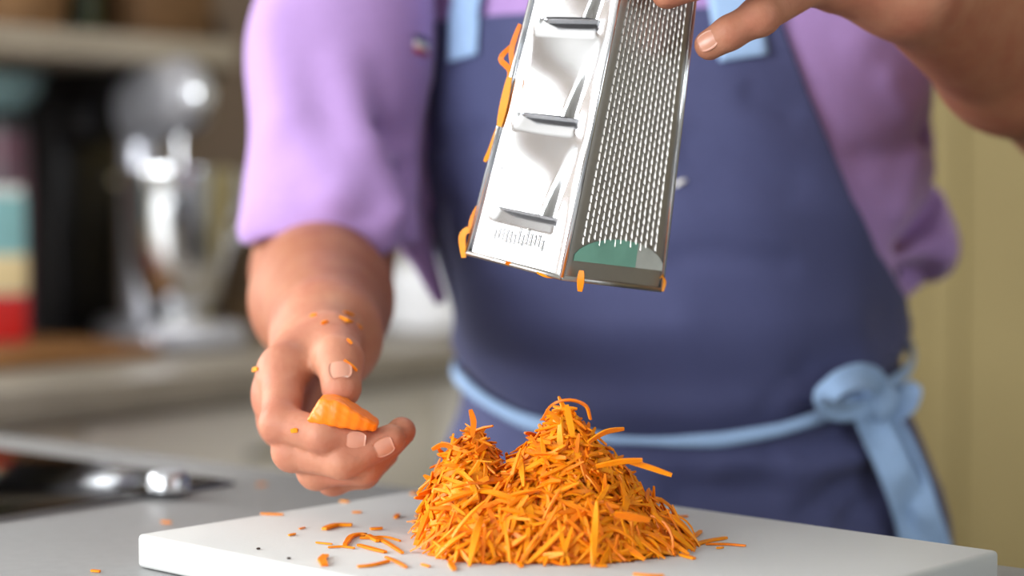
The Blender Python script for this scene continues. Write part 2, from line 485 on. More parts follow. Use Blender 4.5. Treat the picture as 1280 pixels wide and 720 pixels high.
# tin with a bowl on it
q = at_px(10, 2.63)
t = thing('storage_tin', 'slim dark mauve tin carrying a grey teal bowl', 'tin', (q.x, q.y, .9185))
lathe('body', [(0, 0), (.030, 0), (.031, .004), (.031, .27), (0, .27)], mat('mauve print', (110, 62, 78), .45, col2=(70, 74, 78), scale=14), t)
lathe('lid', [(0, .2705), (.032, .2705), (.032, .295), (.03, .298), (0, .298)], M_black, t)
t = thing('bowl', 'grey teal bowl sitting on the mauve tin below the shelf', 'bowl', (q.x, q.y, 1.217))
lathe('body', [(0, 0), (.025, 0), (.042, .018), (.052, .048), (.050, .048), (.040, .020), (.02, .004), (0, .004)], mat('grey teal glaze', (104, 132, 134), .35), t, 40)
lathe('foot', [(.018, -.0005), (.024, -.0005), (.024, .003), (.018, .003)], mat('grey teal glaze', (104, 132, 134)), t)

# stand mixer
q = at_px(216, 2.66)
t = thing('stand_mixer', 'silver stand mixer with a steel bowl on the back worktop', 'mixer', M=Matrix.Translation((q.x, q.y, .9005)) @ Matrix.Rotation(TH - .35, 4, 'Z') @ Matrix.Diagonal((.74, .74, 1, 1)))
M_sil = mat('silver enamel', (190, 191, 198), 0.30, 0.6, var=0.03)
bm = bmesh.new(); add_box(bm, (0, .02, .0185), (.19, .30, .035), .014, 3)
bm_put('base', bm, M_sil, t, None, True)
lathe('bowl_plate', [(0, .0365), (.058, .0365), (.060, .040), (.055, .048), (0, .048)], M_chrome, t, 40, Matrix.Translation((0, -.04, 0)))
bw = lathe('bowl', [(0, .0485), (.045, .0485), (.070, .075), (.090, .13), (.098, .20), (.101, .235), (.104, .236), (.104, .240), (.099, .240), (.095, .20), (.087, .13), (.067, .078), (.04, .053), (0, .053)], M_chrome, t, 48, Matrix.Translation((0, -.04, 0)))
Vv, Fv = tube_mesh(catmull([(.099, -.04, .215), (.135, -.04, .205), (.140, -.04, .165), (.094, -.04, .14)], 5), .007, 8)
put('handle', mesh_from('handle', Vv, Fv, M_chrome), bw)
def mixer_neck(Q):
    a = rc(Q, (0, .14, .03), (0, .145, .27), .042, .040)
    return a
def mixer_head(Q):
    d = rc(Q, (0, .14, .325), (0, -.06, .335), .058, .052)
    return smin(d, rc(Q, (0, -.10, .335), (0, -.12, .335), .030, .028), .03)
Vv, Fv = surf(mixer_neck, (-.06, .08, .0), (.06, .2, .33), .005); Vv = Vv[:]; put('column', mesh_from('column', Vv, Fv, M_sil), t)
Vv, Fv = surf(mixer_head, (-.08, -.18, .25), (.08, .22, .41), .005); put('head', mesh_from('head', Vv, Fv, M_sil), t)
lathe('hub_cap', [(0, 0), (.020, 0), (.020, .012), (.016, .016), (0, .016)], M_chrome, t, 24, Matrix.Translation((0, -.146, .335)) @ Matrix.Rotation(PI / 2, 4, 'X'))
for z in (.345, .31):  # chrome balls added so the window shows in them as bright dots
    bm = bmesh.new(); bmesh.ops.create_uvsphere(bm, u_segments=16, v_segments=10, radius=.009); bmesh.ops.translate(bm, vec=(.058, -.02, z), verts=bm.verts)
    bm_put('knob', bm, M_chrome, t, None, True)
lathe('beater_shaft', [(0, .06), (.006, .06), (.006, .29), (0, .29)], M_chrome, t, 12, Matrix.Translation((0, -.04, 0)))

# black pan hanging on the wall
q = U(2.02, V_BACK - .004, 0)
t = thing('hanging_pan', 'dark pan hanging on the back wall beside the shelf', 'pan', M=RM(2.03, V_BACK - .001, 1.33))
M_pan = mat('dark steel pan', (46, 42, 44), .3, .6)
TT = Matrix.Rotation(PI / 2, 4, 'X')
lathe('body', [(0, 0), (.07, 0), (.085, .035), (.082, .035), (.067, .004), (0, .004)], M_pan, t, 36, TT)
box('handle', (0, -.02, .16), (.016, .008, .17), M_pan, t, .003)
bm = bmesh.new(); add_lathe(bm, [(0, 0), (.008, 0), (.008, .012), (0, .016)], 14, Matrix.Translation((0, -.024, .09)) @ TT); bm_put('rivet', bm, M_chrome, t, None, True)

# white crock farther along the worktop
q = at_px(532, 2.95)
t = thing('white_crock', 'white crock on the back worktop between arm and apron', 'crock', (q.x, q.y, .9005))
M_wg = mat('white glaze', (238, 238, 240), .25, var=.01)
lathe('body', [(0, 0), (.06, 0), (.075, .01), (.082, .06), (.080, .095), (.074, .095), (.074, .06), (.066, .015), (0, .01)], M_wg, t, 40)
lathe('lid', [(0, .112), (.02, .112), (.03, .106), (.08, .0955), (.08, .100), (.03, .112), (.012, .118), (.014, .13), (0, .132)], M_wg, t, 40)
q = at_px(318, 2.86)
t = thing('storage_tin', 'brown storage tin on the back worktop beside the mixer', 'tin', (q.x, q.y, .9005))
lathe('body', [(0, 0), (.05, 0), (.052, .004), (.052, .17), (0, .17)], mat('brown tin print', (128, 100, 64), .45, col2=(92, 76, 58), scale=9), t, 32)
lathe('lid', [(0, .1705), (.054, .1705), (.054, .20), (.05, .205), (0, .205)], M_steel, t, 32)
q = at_px(282, 2.9)
t = thing('glass_jar', 'grey jar standing behind the mixer on the worktop', 'jar', (q.x - .0, q.y + .06, .9005))
lathe('body', [(0, 0), (.036, 0), (.038, .006), (.038, .19), (.03, .21), (0, .21)], mat('grey glass', (128, 130, 132), .2), t, 28)
lathe('lid', [(0, .2105), (.032, .2105), (.032, .235), (0, .235)], M_steel, t, 28)

# ---------------------------------------------------------------- island
M_top = mat('light grey stone worktop', (146, 147, 147), 0.5, var=0.03, scale=120, bump=0.02, bscale=400)
IS_U0, IS_U1, IS_V0, IS_V1 = 0.36, 1.060, -0.55, 1.740
tag(rbox('island_worktop', IS_U0, IS_U1, IS_V0, IS_V1, .862, .900, M_top, None, .003), 'light grey island worktop under the white cutting board', 'worktop')
for i in range(3):
    v0 = -0.50 + i * 0.75
    t = thing('island_cabinet', ['greige island cabinet below the cutting board end', 'greige island cabinet in the middle of the island', 'greige island cabinet below the black hob'][[0, 1, 2][i]], 'cabinet', group='cabinets under the island worktop', M=RM(.70, v0 + .37))
    r = (.70, v0 + .37, 0)
    rbox('body', .42, 1.02, v0, v0 + .74, .1, .8615, M_cab, t, .001, r)
    rbox('plinth', .47, .97, v0, v0 + .74, .0, .1, M_black, t, .001, r)
    d = rbox('door', 1.0205, 1.038, v0 + .003, v0 + .737, .105, .857, M_cab, t, .002, r)
    rbox('handle', 1.0385, 1.050, v0 + .30, v0 + .44, .79, .802, M_steel, d, .003, r)

# hob
M_hob = mat('black ceramic glass', (6, 6, 7), 0.10, var=0.0, spec=.5)
t = thing('hob', 'black glass hob set into the island worktop', 'hob', M=RM(.70, 1.36, .9003))
r = (.70, 1.36, .9003)
rbox('glass', .46, .980, 1.075, 1.60, .9003, .9045, M_hob, t, .0015, r)
M_rim = mat('grey hob rim', (150, 150, 152), .3, .9)
for (a0, a1, b0, b1) in ((.455, .985, 1.0705, 1.0745), (.455, .985, 1.6005, 1.605), (.455, .4595, 1.075, 1.60), (.9805, .985, 1.075, 1.60)):
    rbox('rim', a0, a1, b0, b1, .9003, .9035, M_rim, t, .0005, r)
for (a, b_, rr) in ((.60, 1.22, .07), (.60, 1.47, .09), (.85, 1.45, .075)):
    bm = bmesh.new(); add_lathe(bm, [(rr - .002, 0), (rr, 0), (rr, .0003), (rr - .002, .0003), (rr - .002, 0)], 48, Matrix.Translation((a - r[0], b_ - r[1], .0043)))
    bm_put('ring', bm, mat('dark grey print', (70, 70, 72), .3), t)
g = G(211, 614, .9048)  # steel control of the hob, built as an object of its own
k = thing('steel_puck', 'small round steel puck on the corner of the black hob', 'puck', (g.x, g.y, .9048))
lathe('body', [(0, 0), (.0135, 0), (.0145, .001), (.0145, .011), (.0125, .0135), (0, .0138)], M_steel, k, 32)
lathe('ring', [(.0146, .002), (.0152, .002), (.0152, .004), (.0146, .004)], M_chrome, k, 32)

# ---------------------------------------------------------------- cutting board
M_board = mat('white polyethylene', (192, 193, 191), 0.6, var=0.012, scale=8, bump=0.12, bscale=350, sss=0.15, sssr=(.006, .006, .005))
BA = math.radians(47.2)
Nc = G(171, 667, .92)
LU, LV = .29, .388
du = Vector((math.cos(BA), math.sin(BA), 0)); dv = Vector((math.sin(BA), -math.cos(BA), 0))
bc = Nc + du * LU / 2 + dv * LV / 2
bm = bmesh.new(); add_box(bm, (0, 0, .00965), (LU, LV, .0193), .0028, 3)
tag(bm_put('cutting_board', bm, M_board, None, Matrix.Translation((bc.x, bc.y, .9005)) @ Matrix.Rotation(BA, 4, 'Z'), True), 'thick white plastic cutting board under the grated carrot', 'cutting board')
BZ = .9198

# ---------------------------------------------------------------- the person
TC = np.array([.144, 1.62], np.float32)
PSI = math.radians(22)
SD = np.array([math.cos(PSI), -math.sin(PSI)], np.float32)     # towards the photo's right along the chest
FD = np.array([-math.sin(PSI), -math.cos(PSI)], np.float32)    # out of the chest
TZ = np.array([.40, .75, .88, .95, 1.02, 1.10, 1.20, 1.30, 1.40, 1.47, 1.52], np.float32)
TA = np.array([.215, .206, .192, .171, .177, .198, .213, .219, .200, .150, .09], np.float32)
TB = np.array([.150, .152, .154, .160, .166, .166, .158, .146, .122, .09, .06], np.float32)
TS = np.array([.0, .0, .008, .020, .030, .030, .022, .010, .0, -.01, -.01], np.float32)
def tprof(z):
    return np.interp(z, TZ, TA), np.interp(z, TZ, TB), np.interp(z, TZ, TS)
def tcx(z):
    """the chest sits a little to one side of the hips"""
    return np.interp(z, [1.02, 1.14], [0.0, -.0085])
def torso(Q, off=0.0):
    a, b, s = tprof(Q[:, 2])
    q = Q[:, :2] - TC
    tx = tcx(Q[:, 2]); x = q @ SD - tx * SD[0]; y = q @ FD - s - tx * FD[0]
    a = a + off; b = b + off
    k0 = np.sqrt((x / a) ** 2 + (y / b) ** 2); k1 = np.sqrt((x / a ** 2) ** 2 + (y / b ** 2) ** 2)
    d = k0 * (k0 - 1) / np.maximum(k1, 1e-6)
    return d.astype(np.float32)
def fr(x, y, z):      # chest coordinates (across, out, up) to world
    return Vector((TC[0] + x * SD[0] + y * FD[0], TC[1] + x * SD[1] + y * FD[1], z))

# limbs, joint by joint
R_SH, R_EL, R_MID, R_WR = P(500, -240, 1.63), P(402, 342, 1.50), P(402, 374, 1.385), P(410, 416, 1.266)
L_SH, L_EL, L_MID, L_WR = P(1150, -240, 1.66), P(1352, 122, 1.43), P(1266, 70, 1.34), P(1138, -22, 1.2)

# right hand (it holds the carrot end)
RF = {
    'index':  ([P(356, 462, 1.178), P(351, 530, 1.138), P(404, 545, 1.122), P(447, 548, 1.127)], [.0135, .0112, .0102, .0088]),
    'middle': ([P(350, 494, 1.182), P(366, 564, 1.140), P(428, 577, 1.124), P(488, 549, 1.132)], [.0135, .0110, .0100, .0088]),
    'ring':   ([P(355, 526, 1.192), P(396, 588, 1.150), P(455, 585, 1.136), P(502, 539, 1.146)], [.0125, .0104, .0096, .0084]),
    'pinky':  ([P(372, 546, 1.206), P(416, 598, 1.168), P(455, 592, 1.160), P(482, 568, 1.166)], [.0115, .0092, .0086, .0076]),
}
R_TH = ([P(404, 424, 1.245), P(417, 424, 1.205), P(424, 450, 1.166), P(427, 485, 1.150)], [.020, .0155, .0132, .0118])
def right_arm(Q):
    d = chain(Q, [R_SH, R_EL, R_MID, R_WR], [.054, .0495, .0465, .034], .02)
    palm = None
    for nm, r in (('index', .0150), ('middle', .0155), ('ring', .0150), ('pinky', .0140)):
        pt = RF[nm][0][0]
        e = rc(Q, R_WR.lerp(pt, .12), pt, .022, r)
        palm = e if palm is None else smin(palm, e, .012)
    d = smin(d, palm, .022)
    d = smin(d, rc(Q, R_TH[0][0], RF['index'][0][0].lerp(R_TH[0][1], .5), .016, .012), .014)   # web of the thumb
    th = chain(Q, R_TH[0], R_TH[1], .006)
    th = smin(th, ell(Q, R_TH[0][2] + Vector((0, .001, -.001)), (.0132, .0132, .0130)), .004)
    dd = smin(d, th, .012)
    for nm, (pts, rad) in RF.items():
        f = chain(Q, pts, rad, .0035)
        f = smin(f, ell(Q, pts[1], (rad[1] * 1.06,) * 3), .004)
        f = smin(f, ell(Q, pts[0].lerp(pts[1], .05), (rad[0] * 1.05,) * 3), .006)
        dd = np.minimum(dd, smin(d, f, .008)) if nm != 'index' else smin(dd, f, .006)
    # knuckle and wrist creases
    for c, r in CREASES: dd = smax(dd, -(ell(Q, c, (r,) * 3)), .002)
    return dd
CREASES = []
for k in (-.5, .5):                                           # wrinkles over the thumb joint
    c = R_TH[0][2] + Vector((0, -.0128, .002 + k * .0034))
    for j in range(-4, 5): CREASES.append((c + Vector((j * .0016, abs(j) * .0006, 0)), .0005))

# left hand (it holds the grater by its top)
LF = {
    'pinky':  ([P(1020, -26, 1.172), P(950, 20, 1.128), P(912, 41, 1.127), P(887, 56, 1.132)], [.0130, .0104, .0096, .0088]),
    'ring':   ([P(1012, -66, 1.158), P(925, -45, 1.105), P(868, -24, 1.100), P(834, -9, 1.112)], [.0140, .0112, .0102, .0092]),
    'middle': ([P(1008, -108, 1.150), P(915, -98, 1.095), P(850, -78, 1.092), P(812, -62, 1.098)], [.0145, .0112, .0102, .0092]),
    'index':  ([P(1012, -148, 1.150), P(925, -150, 1.098), P(862, -132, 1.092), P(825, -118, 1.098)], [.0145, .0112, .0102, .0090]),
}
L_TH = ([P(1105, -75, 1.20), P(1040, -150, 1.215), P(950, -165, 1.222), P(890, -150, 1.222)], [.022, .0160, .0130, .0112])
def left_arm(Q):
    d = chain(Q, [L_SH, L_EL, L_MID, L_WR], [.056, .051, .0495, .033], .02)
    palm = None
    for nm, r in (('index', .0155), ('middle', .0155), ('ring', .0150), ('pinky', .0140)):
        pt = LF[nm][0][0]
        e = rc(Q, L_WR.lerp(pt, .12), pt, .023, r)
        palm = e if palm is None else smin(palm, e, .012)
    palm = smin(palm, rc(Q, P(1110, -18, 1.205), P(1045, -22, 1.182), .021, .0165), .012)
    d = smin(d, palm, .022)
    dd = smin(d, chain(Q, L_TH[0], L_TH[1], .006), .012)
    for nm, (pts, rad) in LF.items():
        f = chain(Q, pts, rad, .0035)
        f = smin(f, ell(Q, pts[1], (rad[1] * 1.05,) * 3), .004)
        dd = np.minimum(dd, smin(d, f, .008))
    return dd

HD = fr(0, .05, 1.70)
def hloc(x, y, z): return fr(x, .05 + y, 1.70 + z)
RH = np.array([[SD[0], FD[0], 0], [SD[1], FD[1], 0], [0, 0, 1]], np.float32)
def core(Q):
    d = torso(Q, -.014)
    d = smax(d, Q[:, 2] - 1.46, .05)
    d = smin(d, rc(Q, fr(0, -.01, 1.43), hloc(0, -.03, -.06), .066, .056), .05)
    d = smin(d, rc(Q, fr(-.10, -.005, 1.42), fr(.10, -.005, 1.42), .055, .055), .06)
    for s, sh in ((-1, R_SH), (1, L_SH)): d = smin(d, rc(Q, fr(s * .12, -.01, 1.40), sh, .06, .058), .04)
    for s in (-1, 1):                                               # legs down to the floor
        d = smin(smax(d, .82 - Q[:, 2], .04), chain(Q, [fr(s * .095, -.01, .88), fr(s * .10, .01, .48), fr(s * .105, -.02, .10)], [.088, .058, .042], .03), .05)
        d = smin(d, rc(Q, fr(s * .105, -.04, .05), fr(s * .12, .14, .035), .042, .032), .02)
    d = smax(d, .003 - Q[:, 2], .004)
    h = ell(Q, hloc(0, -.015, .045), (.076, .094, .088), RH)
    h = smin(h, ell(Q, hloc(0, .012, -.035), (.060, .072, .075), RH), .03)
    h = smin(h, rc(Q, hloc(0, .088, .012), hloc(0, .108, -.022), .009, .014), .012)
    for s in (-1, 1):
        h = smax(h, -ell(Q, hloc(s * .032, .094, .012), (.017, .014, .011), RH), .012)
        h = smin(h, ell(Q, hloc(s * .032, .074, .011), (.013, .013, .013), RH), .003)
        h = smin(h, ell(Q, hloc(s * .078, -.01, .0), (.010, .02, .032), RH), .006)
    h = smin(h, ell(Q, hloc(0, .083, -.058), (.026, .010, .010), RH), .006)
    h = smax(h, -rc(Q, hloc(-.022, .0945, -.057), hloc(.022, .0945, -.057), .0022, .0022), .003)
    return smin(d, h, .02)

person = thing('person', 'person in a lilac polo shirt and navy apron grating carrot over the board', 'person', (TC[0], TC[1], 0))
M_skin = mat('tanned skin', (188, 130, 102), 0.58, var=0.07, scale=45, bump=0.6, bscale=170, sss=0.12, sssr=(.010, .004, .002), col2=(174, 108, 84), spec=.35)
parts = []
Va, Fa = surf(right_arm, A3(Vector((min(R_SH.x, .0) - .33, 1.07, .90))), A3(Vector((.02, 1.73, 1.50))), .0022) if False else (None, None)
def arm(fn, pts, h, hand_lo, hand_hi, hh):
    """forearm and hand in one fine surface, upper arm included"""
    a = np.array([tuple(p) for p in pts]); lo = a.min(0) - .075; hi = a.max(0) + .075
    return surf(fn, lo, hi, h)
r_pts = [R_SH, R_EL, R_WR] + [p for f in RF.values() for p in f[0]] + R_TH[0]
l_pts = [L_SH, L_EL, L_WR] + [p for f in LF.values() for p in f[0]] + L_TH[0]
V1, F1 = arm(right_arm, r_pts, .0019, 0, 0, 0)
V2, F2 = arm(left_arm, l_pts, .0022, 0, 0, 0)
V3, F3 = surf(core, (TC[0] - .45, TC[1] - .45, -.02), (TC[0] + .45, TC[1] + .45, 1.9), .008)
Vb = np.concatenate([V1, V2, V3]); Fb = np.concatenate([F1, F2 + len(V1), F3 + len(V1) + len(V2)])
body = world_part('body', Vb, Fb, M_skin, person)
# sleeve shade painted into the skin: forearms darker than the hands
arm_shade = np.ones(len(Vb), np.float32)
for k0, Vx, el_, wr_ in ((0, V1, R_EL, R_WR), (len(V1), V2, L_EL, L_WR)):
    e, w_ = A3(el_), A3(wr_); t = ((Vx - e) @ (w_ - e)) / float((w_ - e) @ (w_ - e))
    t = np.clip((t - .88) / .22, 0, 1); arm_shade[k0:k0 + len(Vx)] = 1 - t * t * (3 - 2 * t)
at_ = body.data.attributes.new('tan', 'FLOAT', 'POINT'); at_.data.foreach_set('value', arm_shade)
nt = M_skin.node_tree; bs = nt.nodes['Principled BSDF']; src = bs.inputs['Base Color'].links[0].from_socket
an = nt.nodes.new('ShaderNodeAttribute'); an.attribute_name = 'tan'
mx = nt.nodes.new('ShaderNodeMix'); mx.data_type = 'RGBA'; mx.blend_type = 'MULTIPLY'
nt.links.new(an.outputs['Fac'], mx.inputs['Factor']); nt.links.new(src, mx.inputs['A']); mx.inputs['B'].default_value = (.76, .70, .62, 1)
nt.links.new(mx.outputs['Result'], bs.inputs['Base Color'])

# finger nails
M_nail = mat('pink nail', (206, 146, 122), 0.32, var=0.03)
def nail(c, out, along, L, W, r):
    out = Vector(out).normalized(); along = Vector(along); along = (along - out * along.dot(out)).normalized(); side = out.cross(along)
    V = []; F = []; n = 8; m = 8
    for i in range(n + 1):
        t = i / n * 2 - 1
        for j in range(m + 1):
            s = j / m * 2 - 1
            wx = s * W / 2 * (1 - .35 * abs(t) ** 3)
            hgt = r * (math.cos(min(1.3, abs(wx) / r)) - 1)
            V.append(c + along * t * L / 2 + side * wx + out * (hgt + .0006 * (1 - t * t)))
    k = len(V)
    V += [v - out * .0007 for v in V]
    for i in range(n):
        for j in range(m):
            a = i * (m + 1) + j; q4 = (a, a + 1, a + m + 2, a + m + 1); F.append(q4); F.append(tuple(k + x for x in q4[::-1]))
    bd = [j for j in range(m)] + [(i + 1) * (m + 1) - 1 for i in range(n)] + [n * (m + 1) + m - j for j in range(m)] + [(n - i) * (m + 1) for i in range(n)]
    for x, y in zip(bd, bd[1:] + bd[:1]): F.append((x, y, k + y, k + x))
    return world_part('fingernail', V, F, M_nail, person)
CAMV = Vector((0, 0, CZ))
def nail_on(pts, rad, view_mix, L, W, t=.75, extra=(0, 0, 0)):
    a, b = pts[2], pts[3]
    c = a.lerp(b, t); ax = (b - a).normalized()
    out = (CAMV - c).normalized() + Vector(view_mix); out = (out - ax * out.dot(ax)).normalized()
    r = rad[2] + (rad[3] - rad[2]) * t
    return nail(c + out * (r + .0002), out, ax, L, W, r)
nail_on(R_TH[0], R_TH[1], (0, 0, .15), .0140, .0135, .80)
nail_on(RF['index'][0], RF['index'][1], (.0, 0, -.15), .0115, .0105, .86)
nail_on(RF['middle'][0], RF['middle'][1], (.55, 0, -.1), .0115, .0110, .78)
nail_on(LF['pinky'][0], LF['pinky'][1], (-.1, 0, .3), .0115, .0110, .85)
nail_on(LF['ring'][0], LF['ring'][1], (0, 0, .6), .0120, .0115, .80)

# hair, trousers
M_hair = mat('brown hair', (70, 52, 40), .6, var=.2, scale=80)
def hair(Q):
    d = ell(Q, hloc(0, -.022, .055), (.084, .098, .092), RH)
    d = smax(d, -(Q - A3(hloc(0, .055, .05))) @ A3(Vector((-FD[0], -FD[1], .55)).normalized()), .02)
    return smax(d, A3(hloc(0, 0, -.03))[2] - Q[:, 2], .02)
Vh, Fh = surf(hair, A3(hloc(-.13, -.0, -.1)) - .12, A3(hloc(0, 0, .2)) + .12, .006)
world_part('hair', Vh, Fh, M_hair, person)
M_trs = mat('dark trousers', (44, 46, 62), .85, var=.1, scale=60)
def trousers(Q):
    d = smax(torso(Q, -.006), Q[:, 2] - 1.06, .01); d = smax(d, .80 - Q[:, 2], .04)
    for s in (-1, 1):
        d = smin(d, chain(Q, [fr(s * .098, -.01, .86), fr(s * .10, .012, .48), fr(s * .105, -.015, .09)], [.100, .075, .062], .03), .04)
    return smax(d, .06 - Q[:, 2], .005)
Vt, Ft = surf(trousers, (TC[0] - .30, TC[1] - .27, .03), (TC[0] + .30, TC[1] + .27, 1.1), .008)
world_part('trousers', Vt, Ft, M_trs, person)

# shirt: body, two loose short sleeves, folds
SL_R_HEM = P(402, 262, 1.535)
def ridge(Q, pts, r, k, d, add=True):
    e = None
    for a, b in zip(pts, pts[1:]):
        x = rc(Q, a[0], b[0], a[1] * r, b[1] * r); e = x if e is None else smin(e, x, .01)
    return smin(d, e, k) if add else smax(d, -e, k)
S_TOP, S_MID, S_BOT = P(478, -235, 1.60), P(424, 60, 1.545), P(406, 285, 1.50)
L_S_TOP, L_S_BOT = P(1150, -250, 1.64), P(1262, -60, 1.52)
def shirt(Q):
    body_ = torso(Q, .0)
    body_ = smax(body_, 1.0 - Q[:, 2], .01)
    body_ = smin(body_, rc(Q, fr(-.11, -.005, 1.41), fr(.11, -.005, 1.41), .062, .062), .06)
    # cloth that blouses out over the apron at both sides
    lump = ell(Q, P(1115, 230, 1.615), (.036, .085, .085))
    lump = smin(lump, ell(Q, P(1160, 308, 1.61), (.019, .07, .026)), .03)
    lump = smin(lump, rc(Q, P(1105, 200, 1.57), P(1160, 312, 1.59), .022, .014), .02)
    body_ = smin(body_, lump, .03)
    body_ = smin(body_, chain(Q, [P(498, 60, 1.575), P(500, 150, 1.575), P(512, 235, 1.572), P(518, 300, 1.57), P(549, 372, 1.558)], [.022, .020, .014, .012, .006], .01), .012)
    # folds of the far side
    body_ = ridge(Q, [(P(1062, 60, 1.47), 1), (P(1110, 130, 1.515), 1.2), (P(1090, 205, 1.50), .8)], .016, .02, body_)
    body_ = ridge(Q, [(P(1165, 90, 1.53), 1), (P(1140, 170, 1.535), 1.0), (P(1080, 250, 1.50), .6)], .010, .018, body_, False)
    body_ = ridge(Q, [(P(1190, 225, 1.555), 1), (P(1150, 275, 1.535), .9), (P(1102, 305, 1.525), .5)], .009, .014, body_, False)
    body_ = ridge(Q, [(P(1100, 340, 1.53), .8), (P(1150, 345, 1.55), 1)], .007, .014, body_, False)
    # near sleeve
    sl = chain(Q, [S_TOP, S_MID, S_BOT], [.060, .060, .0650], .05)
    ax = A3((S_BOT - S_MID).normalized())
    hem = A3(P(402, 298, 1.50))
    hn = A3(Vector((.03, -.02, -1)).normalized())
    wave = .003 * np.sin((Q[:, 0] - hem[0]) * 60)
    sl = smax(sl, (Q - hem) @ hn - wave, .004)
    inner = rc(Q, P(405, 278, 1.50), P(402, 345, 1.492), .0545, .0580)
    sl = ridge(Q, [(P(352, 40, 1.50), .6), (P(370, 160, 1.47), 1), (P(430, 235, 1.44), 1)], .016, .03, sl)
    sl = ridge(Q, [(P(430, 90, 1.475), .5), (P(455, 190, 1.45), .9), (P(490, 262, 1.45), .9)], .014, .025, sl)
    sl = smin(sl, rc(Q, P(322, 286, 1.47), P(470, 302, 1.455), .008, .010), .02)
    sl = smin(sl, chain(Q, [P(452, -60, 1.56), P(468, 90, 1.545), P(484, 205, 1.515)], [.048, .030, .019], .02), .02)
    sl = smin(sl, smax(rc(Q, P(466, 215, 1.515), P(478, 300, 1.505), .024, .026), (Q - hem) @ hn - wave - .006, .004), .02)
    d = smin(body_, sl, .010)
    for pts, wd, dep in (([(545, 160, 1.50), (505, 174, 1.487), (462, 176, 1.468)], .012, .011),
                         ([(540, 198, 1.51), (500, 216, 1.488), (440, 230, 1.460), (392, 238, 1.450)], .009, .007),
                         ([(500, 262, 1.482), (455, 270, 1.459), (400, 264, 1.448), (352, 262, 1.458)], .008, .004),
                         ([(430, 120, 1.478), (470, 205, 1.468)], .010, .004), ([(372, 60, 1.49), (362, 180, 1.475)], .014, .004)):
        e = None
        for p0, p1 in zip(pts, pts[1:]):
            x = rc(Q, P(*p0), P(*p1), 0, 0); e = x if e is None else np.minimum(e, x)
        d = d + dep * np.exp(-(e / wd) ** 2)
    for pts, wd, dep in (([(498, 190, 1.478), (440, 205, 1.456), (400, 215, 1.448)], .010, .005), ([(318, 288, 1.47), (400, 298, 1.445), (480, 300, 1.462)], .009, .003)):
        e = None
        for p0, p1 in zip(pts, pts[1:]):
            x = rc(Q, P(*p0), P(*p1), 0, 0); e = x if e is None else np.minimum(e, x)
        d = d - dep * np.exp(-(e / wd) ** 2)
    d = smax(d, -inner, .003)
    for pts, wd, dep in (([(1180, 205), (1162, 258), (1104, 306)], .0075, .009), ([(1150, 150), (1095, 192), (1045, 198)], .011, .006),
                         ([(1135, 205), (1105, 262)], .012, -.005), ([(1085, 110), (1120, 160)], .012, -.004), ([(1110, 335), (1165, 345)], .007, .006), ([(1178, 90), (1172, 190)], .009, .006)):
        e = None
        for p0, p1 in zip(pts, pts[1:]):
            a, b = A3(P(*p0, 1.56)), A3(P(*p1, 1.56)); a[1] = b[1] = 0; Qf = Q.copy(); Qf[:, 1] = 0
            x = rc(Qf, a, b, 0, 0); e = x if e is None else np.minimum(e, x)
        d = d + np.where(Q[:, 0] > .2, dep * np.exp(-(e / wd) ** 2), 0).astype(np.float32)
    # far sleeve, out of the frame for the most part
    sl2 = rc(Q, L_S_TOP, L_S_BOT, .066, .070)
    a2 = A3((L_S_BOT - L_S_TOP).normalized())
    sl2 = smax(sl2, (Q - A3(L_S_BOT)) @ a2, .004)
    d = smin(d, sl2, .03)
    d = smax(d, -rc(Q, L_S_TOP, L_S_BOT.lerp(L_EL, .5), .052, .060), .003)
    # neck opening
    return smax(d, -rc(Q, fr(0, .03, 1.50), fr(0, .0, 1.70), .066, .08), .01)
M_shirt = mat('lilac pique cotton', (170, 136, 193), 0.85, var=0.03, scale=300, bump=0.25, bscale=900, sheen=.25)
Vs, Fs = surf(shirt, (-.26, 1.32, .97), (.52, 1.86, 1.52), .0040)
polo = world_part('polo_shirt', Vs, Fs, M_shirt, person)
# collar
Vc, Fc = ribbon_mesh([fr(.075 * math.sin(t), .015 + .07 * math.cos(t), 1.475 - .02 * math.cos(t)) for t in np.linspace(-PI * .95, PI * .95, 30)], [Vector((0, 0, 1))] * 30, [.045] * 30, .003, 4)
world_part('collar', Vc, Fc, M_shirt, polo)

# ---- apron: a sheet wrapped around the chest
def apron_base(Q): return torso(Q, .0)
def cyl(phi, z, off):
    """point at angle phi (0 = straight out of the chest) on the chest surface, lifted by off"""
    a, b, s = tprof(np.array([z])); a = a[0]; b = b[0]; s = s[0]
    r = 1 / math.sqrt((math.sin(phi) / a) ** 2 + (math.cos(phi) / b) ** 2)
    return fr(math.sin(phi) * (r + off), math.cos(phi) * (r + off) + s, z) + Vector((float(tcx(z)), 0, 0))
def hit(px, py, off=.004):
    """where a sight line meets the chest surface; its nearest pass when it misses: (phi, z)"""
    ys = np.linspace(1.25, 1.72, 400)
    q = np.array([tuple(P(px, py, y)) for y in ys], np.float32)
    d = torso(q, off)
    k = np.argmax(d < 0) if (d < 0).any() else int(np.argmin(d))
    p = q[k]; s = np.interp(p[2], TZ, TS); v = p[:2] - TC - np.array([tcx(p[2]), 0], np.float32)
    return math.atan2(float(v @ SD), float(v @ FD) - s), float(p[2])
lp = [hit(*p) for p in ((540, 28), (533, 90), (531, 160), (533, 240), (541, 310), (550, 365))]
rp = [hit(*p) for p in ((976, 28), (992, 70), (1010, 118), (1035, 180), (1062, 250), (1093, 315), (1122, 362))]
zt = max(lp[0][1], rp[0][1])
lz = sorted([(z, f) for f, z in lp] + [(1.00, math.radians(-100)), (.97, math.radians(-112)), (.3, math.radians(-112))])
rz = sorted([(z, f) for f, z in rp] + [(1.015, math.radians(100)), (.98, math.radians(118)), (.3, math.radians(118))])
